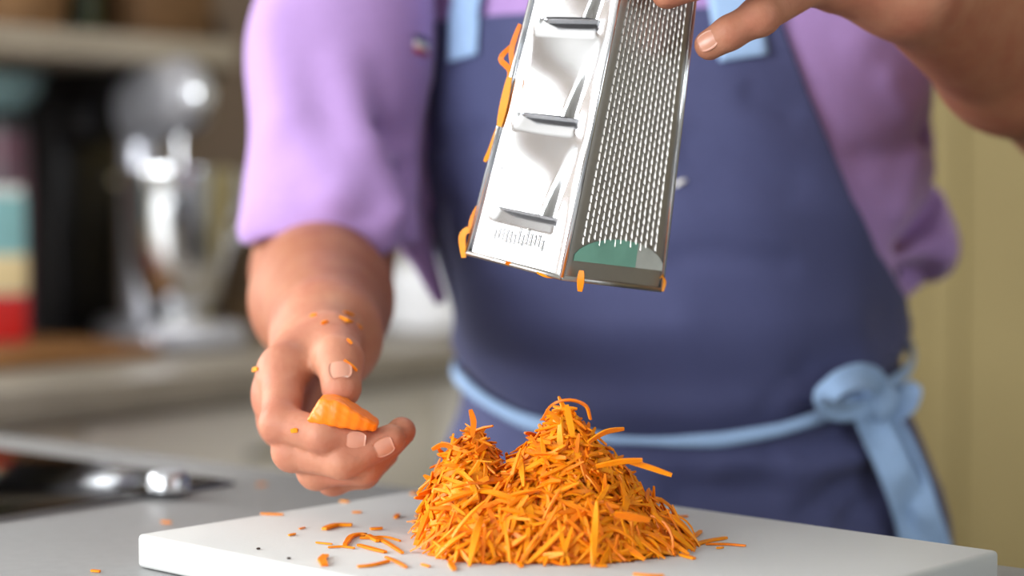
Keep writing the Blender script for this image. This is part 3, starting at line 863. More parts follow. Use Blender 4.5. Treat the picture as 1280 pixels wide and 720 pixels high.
def a_lim(z): return float(np.interp(z, [q[0] for q in lz], [q[1] for q in lz])), float(np.interp(z, [q[0] for q in rz], [q[1] for q in rz]))
def seg_d(p, a, b):
    p, a, b = np.array(p), np.array(a), np.array(b); t = np.clip((p - a) @ (b - a) / max((b - a) @ (b - a), 1e-9), 0, 1)
    return np.linalg.norm(p - a - t * (b - a)), t
FOLDS = []   # (list of (phi, z) points, width, depth) - soft creases in the cloth, negative = a groove
def fold(pix, wdt, dep): FOLDS.append(([hit(*p) for p in pix], wdt, dep))
fold([(540, 178), (570, 178), (600, 168)], .010, -.004)
fold([(545, 255), (575, 262), (600, 282)], .012, -.004)
fold([(850, 322), (905, 318), (980, 330)], .010, -.0035)
fold([(870, 185), (930, 200), (985, 225)], .016, -.004)
fold([(940, 120), (985, 140)], .010, -.003)
fold([(780, 420), (900, 430), (1060, 405)], .025, .004)
fold([(575, 395), (700, 420), (850, 405)], .02, .003)
fold([(960, 560), (1030, 548), (1075, 540)], .010, -.006)
fold([(985, 600), (1060, 575), (1085, 565)], .012, .006)
fold([(1000, 640), (1060, 600), (1095, 585)], .010, -.007)
fold([(1050, 650), (1085, 620), (1110, 600)], .010, -.006)
fold([(900, 580), (980, 570)], .012, .005)
fold([(850, 610), (960, 610), (1030, 600)], .012, -.005)
fold([(1105, 560), (1130, 580), (1140, 620)], .010, -.006)
fold([(560, 520), (600, 560), (640, 580)], .012, -.005)
fold([(1000, 470), (960, 500)], .012, -.004)
TIEPX = [(566, 462), (580, 480), (612, 505), (652, 525), (710, 541), (770, 550), (840, 552), (900, 550), (975, 537), (1035, 518), (1078, 497), (1105, 485), (1133, 465)]
TIE = [hit(*p, off=.012) for p in TIEPX]
TIE = [(math.radians(-112), TIE[0][1] + .004)] + TIE + [(math.radians(118), TIE[-1][1] + .02)]
tie_phi = [t[0] for t in TIE]; tie_z = [t[1] for t in TIE]
NA, NZ = 150, 190
V = []; F = []
for i in range(NZ + 1):
    z = .46 + (zt - .46) * i / NZ
    pl, pr = a_lim(z)
    for j in range(NA + 1):
        t = j / NA
        phi = pl + (pr - pl) * t
        off = .0055
        if z > .86:
            R_ = .19
            for pts, wd, dp in FOLDS:
                dm = 9
                for a, b in zip(pts, pts[1:]):
                    dd, tt = seg_d((phi * R_, z), (a[0] * R_, a[1]), (b[0] * R_, b[1])); dm = min(dm, dd)
                if dm < wd * 3: off += dp * math.exp(-(dm / wd) ** 2)
        zt_ = float(np.interp(phi, tie_phi, tie_z))
        off += -.0035 * math.exp(-((z - zt_) / .010) ** 2) + .004 * math.exp(-((z - zt_ - .022) / .014) ** 2)
        if z < zt_: 
            g = min(1, (zt_ - z) / .12)
            off += .010 * g + .006 * g * math.sin(phi * 9 + .6)
        off += .0012 * math.sin(phi * 13 + z * 40) * math.sin(z * 27 - phi * 3)
        V.append(cyl(phi, z, max(off, .002)))
n0 = len(V)
for i in range(NZ + 1):
    z = .46 + (zt - .46) * i / NZ
    for j in range(NA + 1):
        v = V[i * (NA + 1) + j]; c = Vector((TC[0], TC[1], v.z)); V.append(v + (c - v).normalized() * .0012)
r = NA + 1
for i in range(NZ):
    for j in range(NA):
        a = i * r + j; q4 = (a, a + 1, a + r + 1, a + r); F.append(q4); F.append(tuple(n0 + x for x in q4[::-1]))
bd = [j for j in range(NA)] + [i * r + NA for i in range(NZ)] + [NZ * r + NA - j for j in range(NA)] + [(NZ - i) * r for i in range(NZ)]
for x, y in zip(bd, bd[1:] + bd[:1]): F.append((y, x, n0 + x, n0 + y))
M_apron = mat('navy cotton twill', (66, 70, 110), 0.8, var=0.05, scale=500, bump=0.3, bscale=1200, sheen=.15)
apron = world_part('apron', V, F, M_apron, person)

M_blue = mat('light blue chambray', (153, 183, 221), 0.8, var=0.05, scale=400, bump=0.25, bscale=1100)
M_blue.node_tree.nodes['Principled BSDF'].inputs['Sheen Weight'].default_value = .1
def strap(pxs, wpx, name='strap', off=.0085):
    """a cloth strap lying on the bib, running up over the shoulder"""
    pts = []; wd = []
    for px, py in pxs:
        f, z = hit(px, py); pts.append(cyl(f, z, off))
        e = cyl(f + .05, z, off) - cyl(f - .05, z, off); wd.append(e.normalized())
    f, z = hit(*pxs[-1])
    for k, (df, dz) in enumerate(((.0, .06), (.0, .12))):
        zz = z + dz; pts.append(cyl(f * (1 - .08 * (k + 1)), zz, off)); wd.append(wd[-1])
    P_ = catmull(pts, 5); n = len(P_); W_ = [wd[min(len(wd) - 1, i // 5)] for i in range(n)]
    Vr, Fr = ribbon_mesh(P_, W_, [wpx / FPX * 1.47] * n, .0016, 6)
    return world_part(name, Vr, Fr, M_blue, apron)
strap([(585, 73), (587, 40), (590, 0)], 56)
strap([(927, 73), (921, 40), (914, 0)], 60)

# waist tie: a narrow folded band, then the bow at the hip
def on(phi, off, dz=0): return cyl(phi, float(np.interp(phi, tie_phi, tie_z)) + dz, off)
phis = np.linspace(tie_phi[0] + .02, tie_phi[-1] - .02, 70)
pts = [on(f, .0115) for f in phis]
wds = [Vector((0, 0, 1))] * 70
wid = [.0105 + .0015 * math.sin(i * .5) - .004 * math.exp(-((i - 36) / 6) ** 2) for i in range(70)]
Vr, Fr = ribbon_mesh(pts, wds, wid, .0022, 4, .001)
world_part('waist_tie', Vr, Fr, M_blue, apron)
def bow(name, pix, widths, cup, wtilt=None):
    """cloth strip of the bow: centre line given as photo pixel and depth, width in metres"""
    ctl = []
    for px, py, Y, dn in pix:                       # Y None: lies dn in front of the hip surface
        if Y is None:
            f, z = hit(px, py, off=.012); ctl.append(cyl(f, z, .012 + dn))
        else: ctl.append(P(px, py, Y))
    P_ = catmull(ctl, 6); n = len(P_)
    wl = np.interp(np.linspace(0, 1, n), np.linspace(0, 1, len(widths)), widths)
    cl = list(np.interp(np.linspace(0, 1, n), np.linspace(0, 1, len(cup)), cup))
    W_ = []
    for i in range(n):
        d = Vector(P_[min(i + 1, n - 1)]) - Vector(P_[max(i - 1, 0)])
        c = Vector(P_[i]); o = Vector((c.x - TC[0], c.y - TC[1], 0)).normalized()
        o = (o * .35 + (CAMV - c).normalized()).normalized()
        wv = d.cross(o).normalized()
        if wtilt: wv = (wv + o * np.interp(i / (n - 1), np.linspace(0, 1, len(wtilt)), wtilt)).normalized()
        W_.append(wv)
    Vr, Fr = ribbon_mesh(P_, W_, list(wl), .0016, 8, cl)
    Vr = [Vector(v) for v in Vr]
    return world_part(name, Vr, Fr, M_blue, apron)
kf, kz = hit(1085, 500, off=.01)
kc = cyl(kf, kz, .020); KY = kc.y
NN = None
bow('bow_loop', [(1078, 502, NN, .010), (1052, 512, NN, .012), (1024, 509, NN, .018), (1008, 492, NN, .024), (1018, 475, NN, .028), (1046, 467, NN, .024), (1070, 474, NN, .018), (1084, 494, NN, .012)],
    [.010, .014, .018, .020, .020, .020, .018, .012], [.001, .002, .003, .001, .003, .003, .002, .001], [.1, .4, .8, 1.2, .9, .6, .4, .2])
bow('bow_loop', [(1092, 505, KY, 0), (1112, 515, KY + .002, 0), (1132, 502, KY + .004, 0), (1143, 484, KY + .010, 0), (1130, 490, KY + .018, 0), (1108, 500, KY + .018, 0), (1094, 500, KY + .010, 0)],
    [.010, .018, .020, .010, .014, .014, .010], [.001, .003, .003, .001, .002, .002, .001], [.1, .3, .5, .6, .4, .3, .2])
def knot_s(Q):
    d = ell(Q, kc, (.0135, .012, .0165))
    for k in range(-2, 3): d = smax(d, -rc(Q, kc + Vector((-.011 + k * .006, -.013, .014)), kc + Vector((-.005 + k * .005, -.014, -.02)), .0014, .0014), .003)
    return d
Vk, Fk = surf(knot_s, A3(kc) - .03, A3(kc) + .03, .0016)
world_part('bow_knot', Vk, Fk, M_blue, apron)
bow('bow_tail', [(1066, 508, NN, .006), (1082, 538, NN, .010), (1102, 590, NN, .014), (1119, 640, NN, .014), (1133, 695, NN, .012), (1146, 770, NN, .010)],
    [.016, .027, .029, .030, .032, .034], [.002, .006, -.005, .006, -.004, .004], [.1, .3, .2, .3, .2, .1])
bow('bow_tail', [(1096, 510, KY, 0), (1118, 545, KY, 0), (1140, 595, KY + .002, 0), (1156, 642, KY + .004, 0), (1172, 692, KY + .006, 0), (1184, 760, KY + .008, 0)],
    [.014, .022, .023, .022, .022, .022], [.002, .006, .006, -.005, .005, .003], [-.1, -.2, -.3, -.3, -.2, -.1])

# small woven tricolour tag at the edge of the bib
M_tn = mat('navy thread', (34, 46, 72), .8); M_tw = mat('white thread', (235, 232, 228), .8); M_tr = mat('red thread', (176, 40, 52), .8)
tg = None
for k, m_ in enumerate((M_tn, M_tw, M_tr)):
    pts = []
    for px, py in ((519, 47 + k * 7), (527, 50 + k * 7), (535, 53 + k * 7)):
        ys = np.linspace(1.36, 1.62, 400); d_ = shirt(np.array([tuple(P(px, py, y)) for y in ys], np.float32))
        k_ = int(np.argmax(d_ < .0006)) if (d_ < .0006).any() else int(np.argmin(d_))
        pts.append(P(px, py, ys[k_] - .001))
    Vr, Fr = ribbon_mesh(pts, [Vector((-.1, 0, 1))] * 3, [.0046] * 3, .0016, 2)
    o = world_part('woven_tag_stripe', Vr, Fr, m_, polo)
# a bit of white thread on the bib
pts = []
for px, py in ((843, 232), (850, 228), (857, 225)):
    f, z = hit(px, py); pts.append(cyl(f, z, .0075))
Vr, Fr = tube_mesh(pts, [.0016, .0020, .0012], 6); world_part('white_thread', Vr, Fr, M_tw, apron)

# ---------------------------------------------------------------- box grater
M_gr = mat('bright stainless steel', (222, 224, 228), 0.16, 1.0, var=0.02, scale=40, bump=0.03, bscale=30)
M_gr2 = mat('satin stainless steel', (176, 172, 167), 0.36, 1.0, var=0.03, scale=60)
M_slot_shade = mat('dark steel inside', (40, 40, 42), 0.5, 0.8)  # shade inside the slots put into the colour
gF0, gL0, gR0 = P(702, 347, 1.10), P(584, 316, 1.155), P(826, 362, 1.155)
gF1, gL1, gR1 = P(773, 0, 1.108), P(664, 0, 1.150), P(868, 0, 1.150)
EXT = 1.30
def up(a, b): return a + (b - a) * EXT
GF, GL, GR = up(gF0, gF1), up(gL0, gL1), up(gR0, gR1)
gB0 = gL0 + gR0 - gF0; GB = GL + GR - GF
g_axis = ((GF + GB) / 2 - (gF0 + gB0) / 2)
gc0 = (gF0 + gB0) / 2
gz = g_axis.normalized(); gx = (gR0 - gL0); gx = (gx - gz * gx.dot(gz)).normalized(); gy = gz.cross(gx)
GM = Matrix.Translation(gc0) @ Matrix((gx, gy, gz)).transposed().to_4x4()
grater = thing('box_grater', 'shiny steel box grater held up over the heap of grated carrot', 'grater', M=GM)

def face_at(bl, br, tl, tr, u, v, h, n):
    return bl.lerp(br, u).lerp(tl.lerp(tr, u), v) + n * h
def grater_face(name, bl, br, tl, tr, fn, nu, nv, m, us=None, vs_=None):
    n = ((br - bl).cross(tl - bl)).normalized()
    if n.dot((bl + tr) / 2 - (gc0 + g_axis / 2)) < 0: n = -n
    us = us if us is not None else np.linspace(0, 1, nu + 1); vs_ = vs_ if vs_ is not None else np.linspace(0, 1, nv + 1)
    V = [face_at(bl, br, tl, tr, u, v, fn(u, v), n) for v in vs_ for u in us]
    k = len(V); V += [x - n * .0008 for x in V]
    r = len(us); F = []
    for i in range(len(vs_) - 1):
        for j in range(r - 1):
            a = i * r + j; F.append((a, a + 1, a + r + 1, a + r)); F.append((k + a + r, k + a + r + 1, k + a + 1, k + a))
    o = world_part(name, V, F, m, grater)
    o.data.set_sharp_from_angle(angle=math.radians(35))
    return o, n
SLOTS = (.155, .435, .715)
def sst(x, a, b): t = min(1, max(0, (x - a) / (b - a))); return t * t * (3 - 2 * t)
def slicer(u, v):
    h = .0
    e = sst(u, .0, .07) * sst(1 - u, .0, .07)
    h -= .0008 * (1 - e)
    for s in SLOTS:
        if s <= v < s + .235:
            t = (v - s) / .235
            wd = .42 - .13 * (1 - t)                                  # the tongue narrows towards its blade
            x = abs(u - .5)
            cs = 1 - sst(x, wd - .07, wd + .02)
            h += .0050 * (1 - t) ** 1.2 * cs
            h += .0018 * math.sin(PI * t) * (1 - (min(x, .5) / .5) ** 2)
        elif s - .05 < v < s:
            t = (s - v) / .05
            x = abs(u - .5)
            h -= .0030 * (1 - t) * (1 - sst(x, .30, .38))
    return h
vs_l = sorted(set([round(x, 5) for x in np.linspace(0, 1, 150)] + [s for s in SLOTS] + [s - .0005 for s in SLOTS]))
sf, nL = grater_face('slicing_face', gL0, gF0, GL, GF, slicer, 48, 0, M_gr, vs_=vs_l)
for s in SLOTS:                                                       # dark strip painted as the shade in the mouth under every blade
    V = []; F = []
    for j in range(13):
        u = .19 + .62 * j / 12
        b_ = 1 - ((u - .5) / .32) ** 4
        for hh, vv in ((.0002, s - .0012), (.0040 * max(b_, .05), s - .0010), (.0040 * max(b_, .05), s - .0004), (.0002, s - .0004)):
            V.append(face_at(gL0, gF0, GL, GF, u, vv, hh, nL))
    for j in range(12):
        for k in range(4): F.append((j * 4 + k, j * 4 + (k + 1) % 4, (j + 1) * 4 + (k + 1) % 4, (j + 1) * 4 + k))
    F += [(3, 2, 1, 0), (48, 49, 50, 51)]
    world_part('slot', V, F, M_slot_shade, sf, False)
V = []; F = []                                                        # short stamped strokes near the lower rim
for j in range(13):
    u = .24 + .042 * j; v0 = .055 + .012 * random.random(); v1 = v0 + .03 + .02 * random.random()
    k = len(V)
    for hh in (.0011, .0003):
        for uu, vv in ((u, v0), (u + .006, v0), (u + .006, v1), (u, v1)): V.append(face_at(gL0, gF0, GL, GF, uu, vv, hh, nL))
    F += [(k, k + 1, k + 2, k + 3)] + [(k + a, k + (a + 1) % 4, k + 4 + (a + 1) % 4, k + 4 + a) for a in range(4)]
world_part('stamped_strokes', V, F, M_gr2, sf, False)['kind'] = 'stuff'

ff, nR = grater_face('fine_grating_face', gF0, gR0, GF, GR, lambda u, v: -.0006 * (1 - sst(u, 0, .05) * sst(1 - u, 0, .05)), 30, 40, M_gr2)
V = []; F = []
NCOL, NROW = 15, 30
for c in range(NCOL):
    u = .135 + (.885 - .135) * c / (NCOL - 1)
    for r_ in range(NROW):
        v = .105 + (.80 - .105) * (r_ + (c * .37) % 1) / NROW
        L_ = .0225; W_ = .0075
        k = len(V)
        uo = random.uniform(-.002, .002)
        for du_, dv_, hh in ((-W_, -.2 * L_, 0), (0, -L_ * .60, 0), (W_, -.2 * L_, 0), (W_ * .7, L_ * .50, 0), (-W_ * .7, L_ * .50, 0), (0, -L_ * .45, .0012), (0, L_ * .48, .0008)):
            V.append(face_at(gF0, gR0, GF, GR, u + du_ + uo, v + dv_, hh - .0001, nR))
        F += [(k, k + 1, k + 5), (k + 1, k + 2, k + 5), (k + 2, k + 3, k + 6, k + 5), (k + 3, k + 4, k + 6), (k + 4, k, k + 5, k + 6)]
world_part('grating_teeth', V, F, M_gr2, ff, False)['kind'] = 'stuff'
# thin green oval patch cut off by the rim, its right end pale
def patch(name, u0, u1, m, lift):
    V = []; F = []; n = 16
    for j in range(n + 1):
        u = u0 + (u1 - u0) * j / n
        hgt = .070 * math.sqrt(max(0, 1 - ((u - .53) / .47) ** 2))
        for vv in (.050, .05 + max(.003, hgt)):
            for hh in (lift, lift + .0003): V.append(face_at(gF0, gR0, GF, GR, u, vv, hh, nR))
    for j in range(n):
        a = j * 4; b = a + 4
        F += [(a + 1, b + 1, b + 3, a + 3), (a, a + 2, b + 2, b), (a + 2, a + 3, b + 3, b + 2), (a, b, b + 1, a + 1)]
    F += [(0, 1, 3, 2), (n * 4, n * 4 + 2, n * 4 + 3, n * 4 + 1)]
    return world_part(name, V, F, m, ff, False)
patch('sticker', .075, .70, mat('green sticker', (124, 178, 158), .45, var=.08, scale=60), .0002)
patch('sticker', .7005, .985, mat('pale sticker', (190, 192, 184), .45, var=.08, scale=60), .0002)

# the two faces away from the camera: coarse teeth
def coarse(u, v):
    a = (u * 6) % 1 - .5; b = (v * 14 + (int(u * 6) % 2) * .5) % 1 - .5
    return .0030 * max(0, 1 - (a * a + b * b) / .10) * (1 if .08 < v < .9 and .06 < u < .94 else 0)
grater_face('coarse_grating_face', gB0, gL0, GB, GL, coarse, 60, 112, M_gr2)
grater_face('zesting_face', gR0, gB0, GR, GB, lambda u, v: .0015 * max(0, math.sin(u * 50) * math.sin(v * 120)) * (1 if .08 < v < .9 and .06 < u < .94 else 0), 60, 112, M_gr2)
for a, b in ((gF0, GF), (gL0, GL), (gR0, GR), (gB0, GB)):
    Vv, Fv = tube_mesh([a, b], [.0016, .0016], 10); world_part('corner_seam', Vv, Fv, M_gr, grater)
def loop4(ps, r, inset=0.0):
    V = []; F = []
    for i in range(4):
        Vv, Fv = tube_mesh([ps[i], ps[(i + 1) % 4]], [r, r], 8); k = len(V); V += Vv; F += [tuple(k + x for x in f) for f in Fv]
    return V, F
Vv, Fv = loop4([gF0, gR0, gB0, gL0], .0016); world_part('base_rim', Vv, Fv, M_gr2, grater)
ctr = (GF + GB) / 2
V = []; F = []
for q in (GF, GR, GB, GL): V.append(q)
for q in (GF, GR, GB, GL): V.append(q.lerp(ctr, .18) + gz * .006)
for i in range(4): F.append((i, (i + 1) % 4, 4 + (i + 1) % 4, 4 + i))
F.append((4, 5, 6, 7)); world_part('top_cap', V, F, M_gr2, grater, False)
hA, hB = (GF + GL) / 2, (GR + GB) / 2
Vv, Fv = tube_mesh(catmull([hA.lerp(ctr, .25) + gz * .004, hA.lerp(ctr, .25) + gz * .035, ctr + gz * .045, hB.lerp(ctr, .25) + gz * .035, hB.lerp(ctr, .25) + gz * .004], 6), .006, 10)
world_part('handle', Vv, Fv, M_black, grater)

# ---------------------------------------------------------------- grated carrot
M_car = mat('carrot orange', (255, 142, 10), 0.42, var=0.05, scale=120, island=0.07, sss=0.2, sssr=(.004, .0014, .0003), spec=.35, bump=0.15, bscale=500)
M_nub = mat('carrot flesh', (255, 130, 4), 0.40, var=0.06, scale=70, sss=0.2, sssr=(.005, .002, .0005), bump=0.25, bscale=260, stretch=(1, 1, .4))
nt = M_car.node_tree; bs = nt.nodes['Principled BSDF']                # thin shreds let light through
tr_ = nt.nodes.new('ShaderNodeBsdfTranslucent'); tr_.inputs['Color'].default_value = (1.0, .42, .014, 1)
ms_ = nt.nodes.new('ShaderNodeMixShader'); ms_.inputs[0].default_value = .15
nt.links.new(bs.outputs[0], ms_.inputs[1]); nt.links.new(tr_.outputs[0], ms_.inputs[2])
nt.links.new(ms_.outputs[0], nt.nodes['Material Output'].inputs['Surface'])
rnd = random.Random(11)
def shred_data(L, W, T, curl, twist, n=6):
    """a flat carrot shred along x, thin at its ends, curled upward and twisted"""
    V = []; F = []
    R = L / curl if abs(curl) > 1e-3 else 1e6
    for i in range(n + 1):
        t = i / n; s = (t - .5) * curl
        x = R * math.sin(s); z = R * (1 - math.cos(s)) * -1
        e = .22 + .78 * math.sin(PI * min(1, max(0, t * .94 + .03))) ** .55
        w_ = W * e / 2; h_ = T * (.5 + .5 * e) / 2
        a = twist * (t - .5); ca, sa = math.cos(a), math.sin(a)
        tx, tz = math.sin(-s), math.cos(s)
        for yy, zz in ((-w_, -h_), (w_, -h_), (w_ * .8, h_), (-w_ * .8, h_)):
            y2, z2 = yy * ca - zz * sa, yy * sa + zz * ca
            V.append((x + math.sin(s) * z2, y2, z + math.cos(s) * z2))
    for i in range(n):
        for k in range(4): F.append((i * 4 + k, i * 4 + (k + 1) % 4, (i + 1) * 4 + (k + 1) % 4, (i + 1) * 4 + k))
    F += [(3, 2, 1, 0), (n * 4, n * 4 + 1, n * 4 + 2, n * 4 + 3)]
    return V, F
VAR = []
for k in range(28):
    L = rnd.uniform(.016, .034) if k < 20 else rnd.uniform(.030, .044)
    VAR.append(shred_data(L, rnd.uniform(.0017, .0044), rnd.uniform(.0009, .0015), rnd.choice((rnd.uniform(.3, 1.0), rnd.uniform(.9, 2.2), rnd.uniform(-.4, .2))), rnd.uniform(-1.4, 1.4)))
SHRED_ME = [mesh_from('carrot_shred', v, f, M_car) for v, f in VAR]
for me in SHRED_ME: me.set_sharp_from_angle(angle=math.radians(50))

BUMPS = ((.005, 1.086, .046, .034, .046, .6, 0), (.029, 1.108, .079, .068, .066, .95, .0), (-.0225, 1.112, .064, .030, .048, .45, .0), (.004, 1.100, .052, .042, .050, .7, 0), (.060, 1.098, .032, .040, .050, .8, 0), (-.016, 1.080, .030, .030, .042, .7, 0), (.03, 1.082, .05, .055, .048, .8, 0))
def H(x, y):
    h = 0.0
    for cx, cy, hh, rx, ry, pw, _ in BUMPS:
        r = math.hypot((x - cx) / rx, (y - cy) / ry)
        if r < 1: h = max(h, hh * (1 - r) ** pw)
    return h
def frame(p, t, n):
    t = (t - n * t.dot(n)).normalized(); b = n.cross(t)
    M = Matrix((t, b, n)).transposed().to_4x4(); M.translation = p
    return M
def heap_pose(x, y, sink, tilt):
    e = .004
    h = H(x, y); gxx = (H(x + e, y) - H(x - e, y)) / (2 * e); gyy = (H(x, y + e) - H(x, y - e)) / (2 * e)
    gl = math.hypot(gxx, gyy)
    if gl > 1.6: gxx *= 1.6 / gl; gyy *= 1.6 / gl
    n = Vector((-gxx, -gyy, 1)).normalized()
    n = (n + Vector((rnd.gauss(0, tilt), rnd.gauss(0, tilt), rnd.gauss(0, tilt)))).normalized()
    a = rnd.uniform(0, 2 * PI); t = Vector((math.cos(a), math.sin(a), 0))
    if gl > .5 and rnd.random() < .15: t = Vector((-gxx, -gyy, -gl * gl)) + t * .8
    return Vector((x, y, BZ + max(h - sink, .0015))), t, n
# everything below the outer layer, too tangled to count
SV = []; SF = []; nv = 0
gn = 40
gv = {}
for i in range(gn + 1):
    for j in range(gn + 1):
        x = -.07 + .20 * i / gn; y = 1.02 + .18 * j / gn; gv[i, j] = len(SV); SV.append((x, y, BZ + max(0, H(x, y) - .007) * .96))
for i in range(gn):
    for j in range(gn):
        q4 = (gv[i, j], gv[i + 1, j], gv[i + 1, j + 1], gv[i, j + 1])
        if max(SV[k][2] for k in q4) > BZ + 1e-4: SF.append(q4)
cnt = 0
while cnt < 2600:
    x = rnd.uniform(-.075, .115); y = rnd.uniform(1.03, 1.19)
    if H(x, y) < .003: continue
    p, t, n = heap_pose(x, y, rnd.uniform(.001, .009), .24)
    M = frame(p, t, n); k = rnd.randrange(20)
    sc = rnd.uniform(.6, 1.0); M = M @ Matrix.Scale(sc, 4)
    v, f = VAR[k]
    W_ = [M @ Vector(q) for q in v]
    lo = min(q.z for q in W_)
    dz = max(0, BZ + .0003 - lo)
    base = len(SV); SV += [(q.x, q.y, q.z + dz) for q in W_]; SF += [tuple(base + a for a in g) for g in f]
    cnt += 1
hc = Vector((.025, 1.105, BZ))
me = mesh_from('grated_carrot', [(v[0] - hc.x, v[1] - hc.y, v[2] - hc.z) for v in SV], SF, M_car)
me.set_sharp_from_angle(angle=math.radians(50))
heap = put('grated_carrot_heap', me, None, Matrix.Translation(hc))
tag(heap, 'tall orange mound of grated carrot heaped on the white cutting board', 'grated carrot', kind='stuff')

def shred_obj(me, M, label, group):
    o = bpy.data.objects.new('carrot_shred', me); C.objects.link(o); o.matrix_basis = M
    return tag(o, label, 'carrot shred', group)
REGIONS = (('on the crown of the tall peak', lambda x, y, h: h > .050 and x > .0), ('on the lower peak beside the hand', lambda x, y, h: h > .022 and x < -.002),
           ('at the foot of the lower peak', lambda x, y, h: x < -.002), ('on the far flank toward the open board', lambda x, y, h: x > .056),
           ('along the front foot under the tall peak', lambda x, y, h: h < .018), ('on the front flank of the tall peak', lambda x, y, h: True))
nh = 0
while nh < 225:
    x = rnd.uniform(-.072, .112); y = rnd.uniform(1.03, 1.16)
    h = H(x, y)
    if h < .002: continue
    e = .004
    gyy = (H(x, y + e) - H(x, y - e)) / (2 * e)
    if gyy < -.15 and rnd.random() < .85: continue        # mostly the side the photo shows
    if h < .015 and rnd.random() < .4: continue
    p, t, n = heap_pose(x, y, rnd.uniform(-.001, .003), .24)
    k = rnd.randrange(28)
    M = frame(p, t, n) @ Matrix.Scale(rnd.uniform(.8, 1.1), 4)
    lo = min((M @ Vector(q)).z for q in VAR[k][0])
    if lo < BZ + .0003: M.translation.z += BZ + .0003 - lo
    where = next(r_[0] for r_ in REGIONS if r_[1](x, y, h))
    shred_obj(SHRED_ME[k], M, 'orange carrot shred ' + where + ' of the grated mound' if 'peak' not in where else 'orange carrot shred ' + where, 'mound shreds ' + where); nh += 1

def shred_line(pts, W, T, label, group=None, wdir=(0, 0, 1), name='carrot_shred', taper=.35):
    """one particular shred laid along given points of the place"""
    P_ = catmull(pts, 4); n = len(P_)
    wl = [W * (taper + (1 - taper) * math.sin(PI * (i / (n - 1) * .9 + .05)) ** .5) for i in range(n)]
    c = Vector(P_[0]) * .5 + Vector(P_[-1]) * .5
    V, F = ribbon_mesh([np.array(p) - np.array(tuple(c)) for p in P_], [Vector(wdir)] * n, wl, T, 2)
    me = mesh_from(name, V, F, M_car); me.set_sharp_from_angle(angle=math.radians(50))
    o = put(name, me, None, Matrix.Translation(c))
    return tag(o, label, 'carrot shred', group)
hp = 1.085
shred_line([P(678, 524, hp), P(690, 506, hp - .004), P(712, 500, hp - .006), P(732, 507, hp - .004), P(738, 524, hp)], .0032, .0012, 'looped carrot shred arching over the very top of the mound', wdir=(.2, -1, .3))
shred_line([P(716, 545, hp - .01), P(712, 526, hp - .008), P(708, 506, hp - .006)], .0036, .0012, 'upright carrot shred under the loop at the top of the mound', wdir=(1, 0, 0))
shred_line([P(735, 553, hp), P(757, 540, hp + .004), P(780, 536, hp + .008)], .0028, .0012, 'short carrot shred sticking out to the side near the top of the mound', wdir=(0, -.3, 1))
shred_line([P(782, 576, hp - .01), P(808, 583, hp - .012), P(840, 594, hp - .014)], .0030, .0014, 'long straight carrot shred poking out past the mound against the apron', wdir=(0, -.3, 1))
shred_line([P(745, 583, hp - .015), P(775, 577, hp - .016), P(803, 575, hp - .016)], .0030, .0013, 'flat carrot shred resting above the long straight one on the mound', wdir=(0, -.5, 1))
shred_line([P(590, 545, hp), P(592, 528, hp), P(588, 512, hp)], .0034, .0012, 'pointed upright carrot shred on the lower peak of the mound', wdir=(1, 0, 0))
shred_line([P(566, 560, hp), P(553, 556, hp), P(540, 562, hp)], .0026, .0011, 'carrot shred curling out of the side of the lower peak', wdir=(0, -.3, 1))
shred_line([P(812, 650, 1.045), P(790, 646, 1.043), P(768, 643, 1.043)], .0044, .0012, 'short flat pale carrot shred across the lower flank of the mound', wdir=(0, -.5, 1))

# stray shreds on the board: photo pixels of their ends, width in mm
GB_ = 'stray carrot shreds on the cutting board'
def flat(px, label, W=2.4, T=.9, z=BZ, name='carrot_shred', bow_=.0):
    pts = [G(x, y, z + T / 2000 + .0003) for x, y in px]
    if len(pts) == 2: pts = [pts[0], pts[0].lerp(pts[1], .5) + Vector((0, 0, bow_)), pts[1]]
    d = (pts[-1] - pts[0]).normalized()
    return shred_line(pts, W / 1000, T / 1000, label, GB_, wdir=(-d.y, d.x, 0), name=name, taper=.45)
flat([(326, 642), (354, 643)], 'single carrot shred lying alone near the far side edge of the board', 2.6)
flat([(405, 661), (420, 656), (440, 656)], 'wide carrot shred behind the small tangle on the board', 4.4, 1.6)
flat([(431, 681), (440, 670), (456, 668), (472, 676)], 'thick arched carrot shred in the middle of the small tangle', 3.4, 1.5)
flat([(450, 672), (475, 674), (503, 691)], 'long curved carrot shred reaching out of the small tangle', 2.6, 1.2)
flat([(462, 671), (482, 671), (500, 676)], 'thin carrot shred at the back of the small tangle', 1.6, .9)
flat([(448, 681), (466, 686), (482, 690)], 'flat carrot shred in front of the arched one in the small tangle', 3.4, 1.2)
flat([(410, 684), (428, 683), (443, 685)], 'thin carrot shred leading into the small tangle', 1.8, .9)
flat([(395, 678), (415, 680)], 'tiny carrot sliver just beside the small tangle', 1.6, .8)
flat([(447, 708), (466, 706), (486, 701)], 'straight carrot shred near the front edge of the board', 2.6, 1.2)
flat([(482, 696), (496, 702), (508, 709)], 'short carrot shred crossing the end of the straight one', 2.2, 1.0)
flat([(463, 661), (478, 660)], 'stubby carrot bit behind the small tangle', 3.2, 1.2)
flat([(361, 669), (369, 667)], 'small carrot crumb by itself on the open board', 2.0, .9)
flat([(374, 661), (381, 659)], 'fainter carrot crumb beside the one on the open board', 1.6, .6)
flat([(440, 640), (452, 640)], 'carrot crumb on the board below the cupped fingers', 2.4, .9)
flat([(425, 626), (436, 627)], 'carrot crumb at the far edge of the board below the fingers', 2.4, .9)
flat([(494, 647), (498, 643)], 'round carrot crumb between the fingers and the mound', 3.0, 1.2)
flat([(516, 652), (536, 648), (560, 655)], 'carrot shred spilling from the foot of the mound toward the hand', 3.0, 1.3)
flat([(520, 645), (545, 640), (566, 645)], 'carrot shred behind the spilled ones at the foot of the mound', 2.6, 1.2)
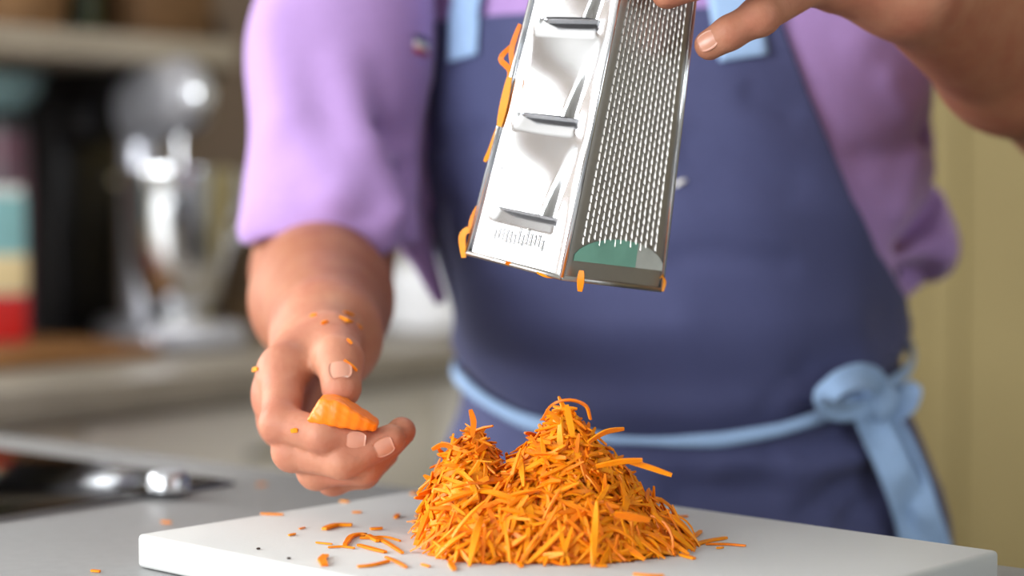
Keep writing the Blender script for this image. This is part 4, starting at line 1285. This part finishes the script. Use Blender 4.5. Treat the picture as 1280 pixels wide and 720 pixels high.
flat([(530, 668), (548, 664), (566, 664)], 'short carrot shred in front of the spilled ones beside the mound', 3.0, 1.2)
flat([(536, 692), (560, 694), (590, 697), (616, 704)], 'big flat carrot shred lying along the front foot of the mound', 5.5, 1.5)
flat([(562, 702), (568, 712)], 'small hooked carrot bit in front of the big flat shred', 3.0, 1.2)
flat([(527, 705), (537, 708)], 'tiny carrot crumb near the front edge beside the big flat shred', 2.0, .9)
flat([(620, 698), (640, 694), (652, 708)], 'curled carrot shred fallen in front of the mound', 3.4, 1.3)
flat([(664, 690), (686, 698), (706, 706)], 'straight carrot shred pointing at the camera from the mound', 3.4, 1.3)
flat([(744, 707), (759, 707)], 'stubby carrot bit lying in front of the mound centre', 3.4, 1.2)
flat([(792, 717), (812, 719), (830, 719)], 'carrot shred at the very bottom edge of the photo', 2.6, 1.0)
flat([(840, 690), (860, 676), (876, 664)], 'thick carrot shred slanting up at the outer foot of the mound', 3.0, 1.4)
flat([(860, 683), (885, 676), (908, 672)], 'broad carrot shred in the small spill beside the mound', 3.4, 1.3)
flat([(882, 680), (908, 680), (932, 682)], 'thin carrot shred at the tip of the spill beside the mound', 2.2, 1.0)
flat([(896, 685), (904, 684)], 'tiny carrot crumb in front of the spill beside the mound', 2.0, .9)
flat([(838, 646), (860, 645)], 'carrot shred lying behind the mound on the open side of the board', 2.4, 1.0)
flat([(850, 693), (868, 698)], 'carrot bit at the outer front corner of the mound', 3.0, 1.2)
flat([(514, 617), (532, 615)], 'pale out of focus carrot shred at the far edge of the board', 3.0, 1.2)
flat([(536, 616), (556, 606)], 'carrot shred leaning at the back foot of the lower peak', 3.6, 1.3)
# over the front edge
e0 = G(402, 699, BZ + .0012); 
shred_line([e0 + Vector((.001, .012, .0)), e0, e0 + Vector((.0012, -.006, .0002)), e0 + Vector((.003, -.0145, -.0005))], .0042, .0012, 'flat carrot shred hanging over the front edge of the board', GB_, wdir=(1, 0, 0), taper=.8)
# on the worktop
for (x0, y0, x1, y1), lb in (((202, 652, 214, 653), 'carrot crumb on the worktop between board and hob'), ((114, 713, 125, 714), 'carrot crumb on the worktop at the bottom of the photo'), ((322, 606, 333, 605), 'carrot crumb on the worktop behind the board')):
    flat([(x0, y0), (x1, y1)], lb, 2.6, 1.1, z=.9)['group'] = 'carrot crumbs on the worktop'
M_dk = mat('dark crumb', (52, 34, 22), .7)
for (x, y), lb in (((323, 687), 'dark brown crumb on the front part of the board'), ((361, 699), 'second dark crumb nearer the front edge of the board')):
    g = G(x, y, BZ); bm = bmesh.new(); bmesh.ops.create_icosphere(bm, subdivisions=2, radius=.0011)
    for v in bm.verts: v.co *= 1 + rnd.uniform(-.2, .2); v.co.z *= .6
    tag(bm_put('crumb', bm, M_dk, None, Matrix.Translation((g.x, g.y, BZ + .0006)), True), lb, 'crumb', 'dark crumbs on the board')

# carrot stuck to the grater and the hand
GG = 'carrot shreds stuck to the grater'
for pts, W_, lb in (
    ([(650, 30, 1.150), (640, 60, 1.152), (640, 82, 1.152)], 3.2, 'carrot shred stuck highest on the back edge of the grater'),
    ([(638, 58, 1.153), (626, 74, 1.156), (638, 90, 1.152), (630, 118, 1.152)], 3.4, 'kinked carrot shred sticking out from the upper edge of the grater'),
    ([(637, 96, 1.150), (630, 130, 1.150), (624, 158, 1.151)], 4.6, 'thick carrot shred flat along the upper edge of the grater'),
    ([(622, 160, 1.152), (614, 185, 1.153), (606, 202, 1.155)], 2.8, 'thin carrot shred halfway down the edge of the grater'),
    ([(597, 258, 1.154), (590, 275, 1.155), (587, 292, 1.155)], 2.8, 'carrot shred on the lower third of the grater edge'),
    ([(586, 285, 1.155), (578, 296, 1.156), (580, 322, 1.156)], 4.2, 'carrot clump hanging at the lowest corner of the grater'),
    ([(632, 328, 1.128), (640, 331, 1.128), (648, 334, 1.126)], 2.4, 'carrot bit under the lower rim of the bright grater face'),
    ([(672, 340, 1.112), (682, 344, 1.108), (692, 346, 1.106)], 2.4, 'carrot bit under the rim next to the front corner of the grater'),
    ([(727, 338, 1.103), (726, 350, 1.103), (725, 364, 1.105)], 4.0, 'carrot shred hanging from the rim below the green sticker'),
    ([(826, 346, 1.154), (830, 352, 1.154), (828, 364, 1.154)], 2.6, 'brownish carrot bit on the far lower corner of the grater')):
    shred_line([P(*p) for p in pts], W_ / 1000, .0012, lb, GG, wdir=(1, -.3, 0))
def on_hand(px, py, fn):
    ys = np.linspace(1.05, 1.35, 700); q = np.array([tuple(P(px, py, y)) for y in ys], np.float32)
    d = fn(q); k = int(np.argmax(d < .0004)) if (d < .0004).any() else int(np.argmin(d))
    return Vector(q[k].tolist())
GH = 'carrot bits stuck to the hand'
for pts, W_, lb in (
    ([(424, 396), (438, 402), (452, 410)], 2.4, 'longest carrot shred stuck on the wrist of the hand'),
    ([(430, 390), (442, 394)], 2.0, 'thin carrot bit above the longest one on the wrist'),
    ([(402, 405), (410, 402)], 2.4, 'round carrot crumb on the back of the hand near the wrist'),
    ([(388, 395), (396, 393)], 1.8, 'faint carrot crumb at the edge of the wrist'),
    ([(434, 424), (440, 430)], 2.0, 'carrot crumb at the root of the thumb'),
    ([(430, 450), (440, 458), (446, 464)], 2.2, 'carrot strand above the thumb nail'),
    ([(316, 463), (322, 461)], 2.6, 'carrot crumb on the outer knuckle of the hand'),
    ([(364, 539), (372, 538)], 2.6, 'carrot crumb on the bent first finger')):
    q = [on_hand(x, y, right_arm) for x, y in pts]
    if len(q) == 2: q = [q[0], q[0].lerp(q[1], .5) + Vector((0, -.0004, .0003)), q[1]]
    shred_line(q, W_ / 1000, .0010, lb, GH, wdir=(.2, -.3, 1), taper=.6)

# ---- the last piece of carrot between thumb and fingers
nubc = P(430, 514, 1.128)
def nub(Q):
    q = Q - A3(nubc); x, z = q[:, 0], q[:, 2]
    d = ell(Q, nubc, (.0300, .0160, .0200))
    for nx, nz, o in ((.545, .838, .0056), (-.848, .53, .0153), (.06, .998, .0080), (-.146, -.989, .0082), (.97, -.2, .0205)):
        d = smax(d, x * nx + z * nz - o, .0022)
    return d - .0004 * np.sin(x * 900 + z * 500) * np.sin(z * 700 - q[:, 1] * 600)
Vn, Fn = surf(nub, A3(nubc) - .028, A3(nubc) + .028, .0012)
nubt = thing('carrot_end', 'orange carrot end held between thumb and curled fingers', 'carrot', nubc)
world_part('flesh', Vn, Fn, M_nub, nubt)
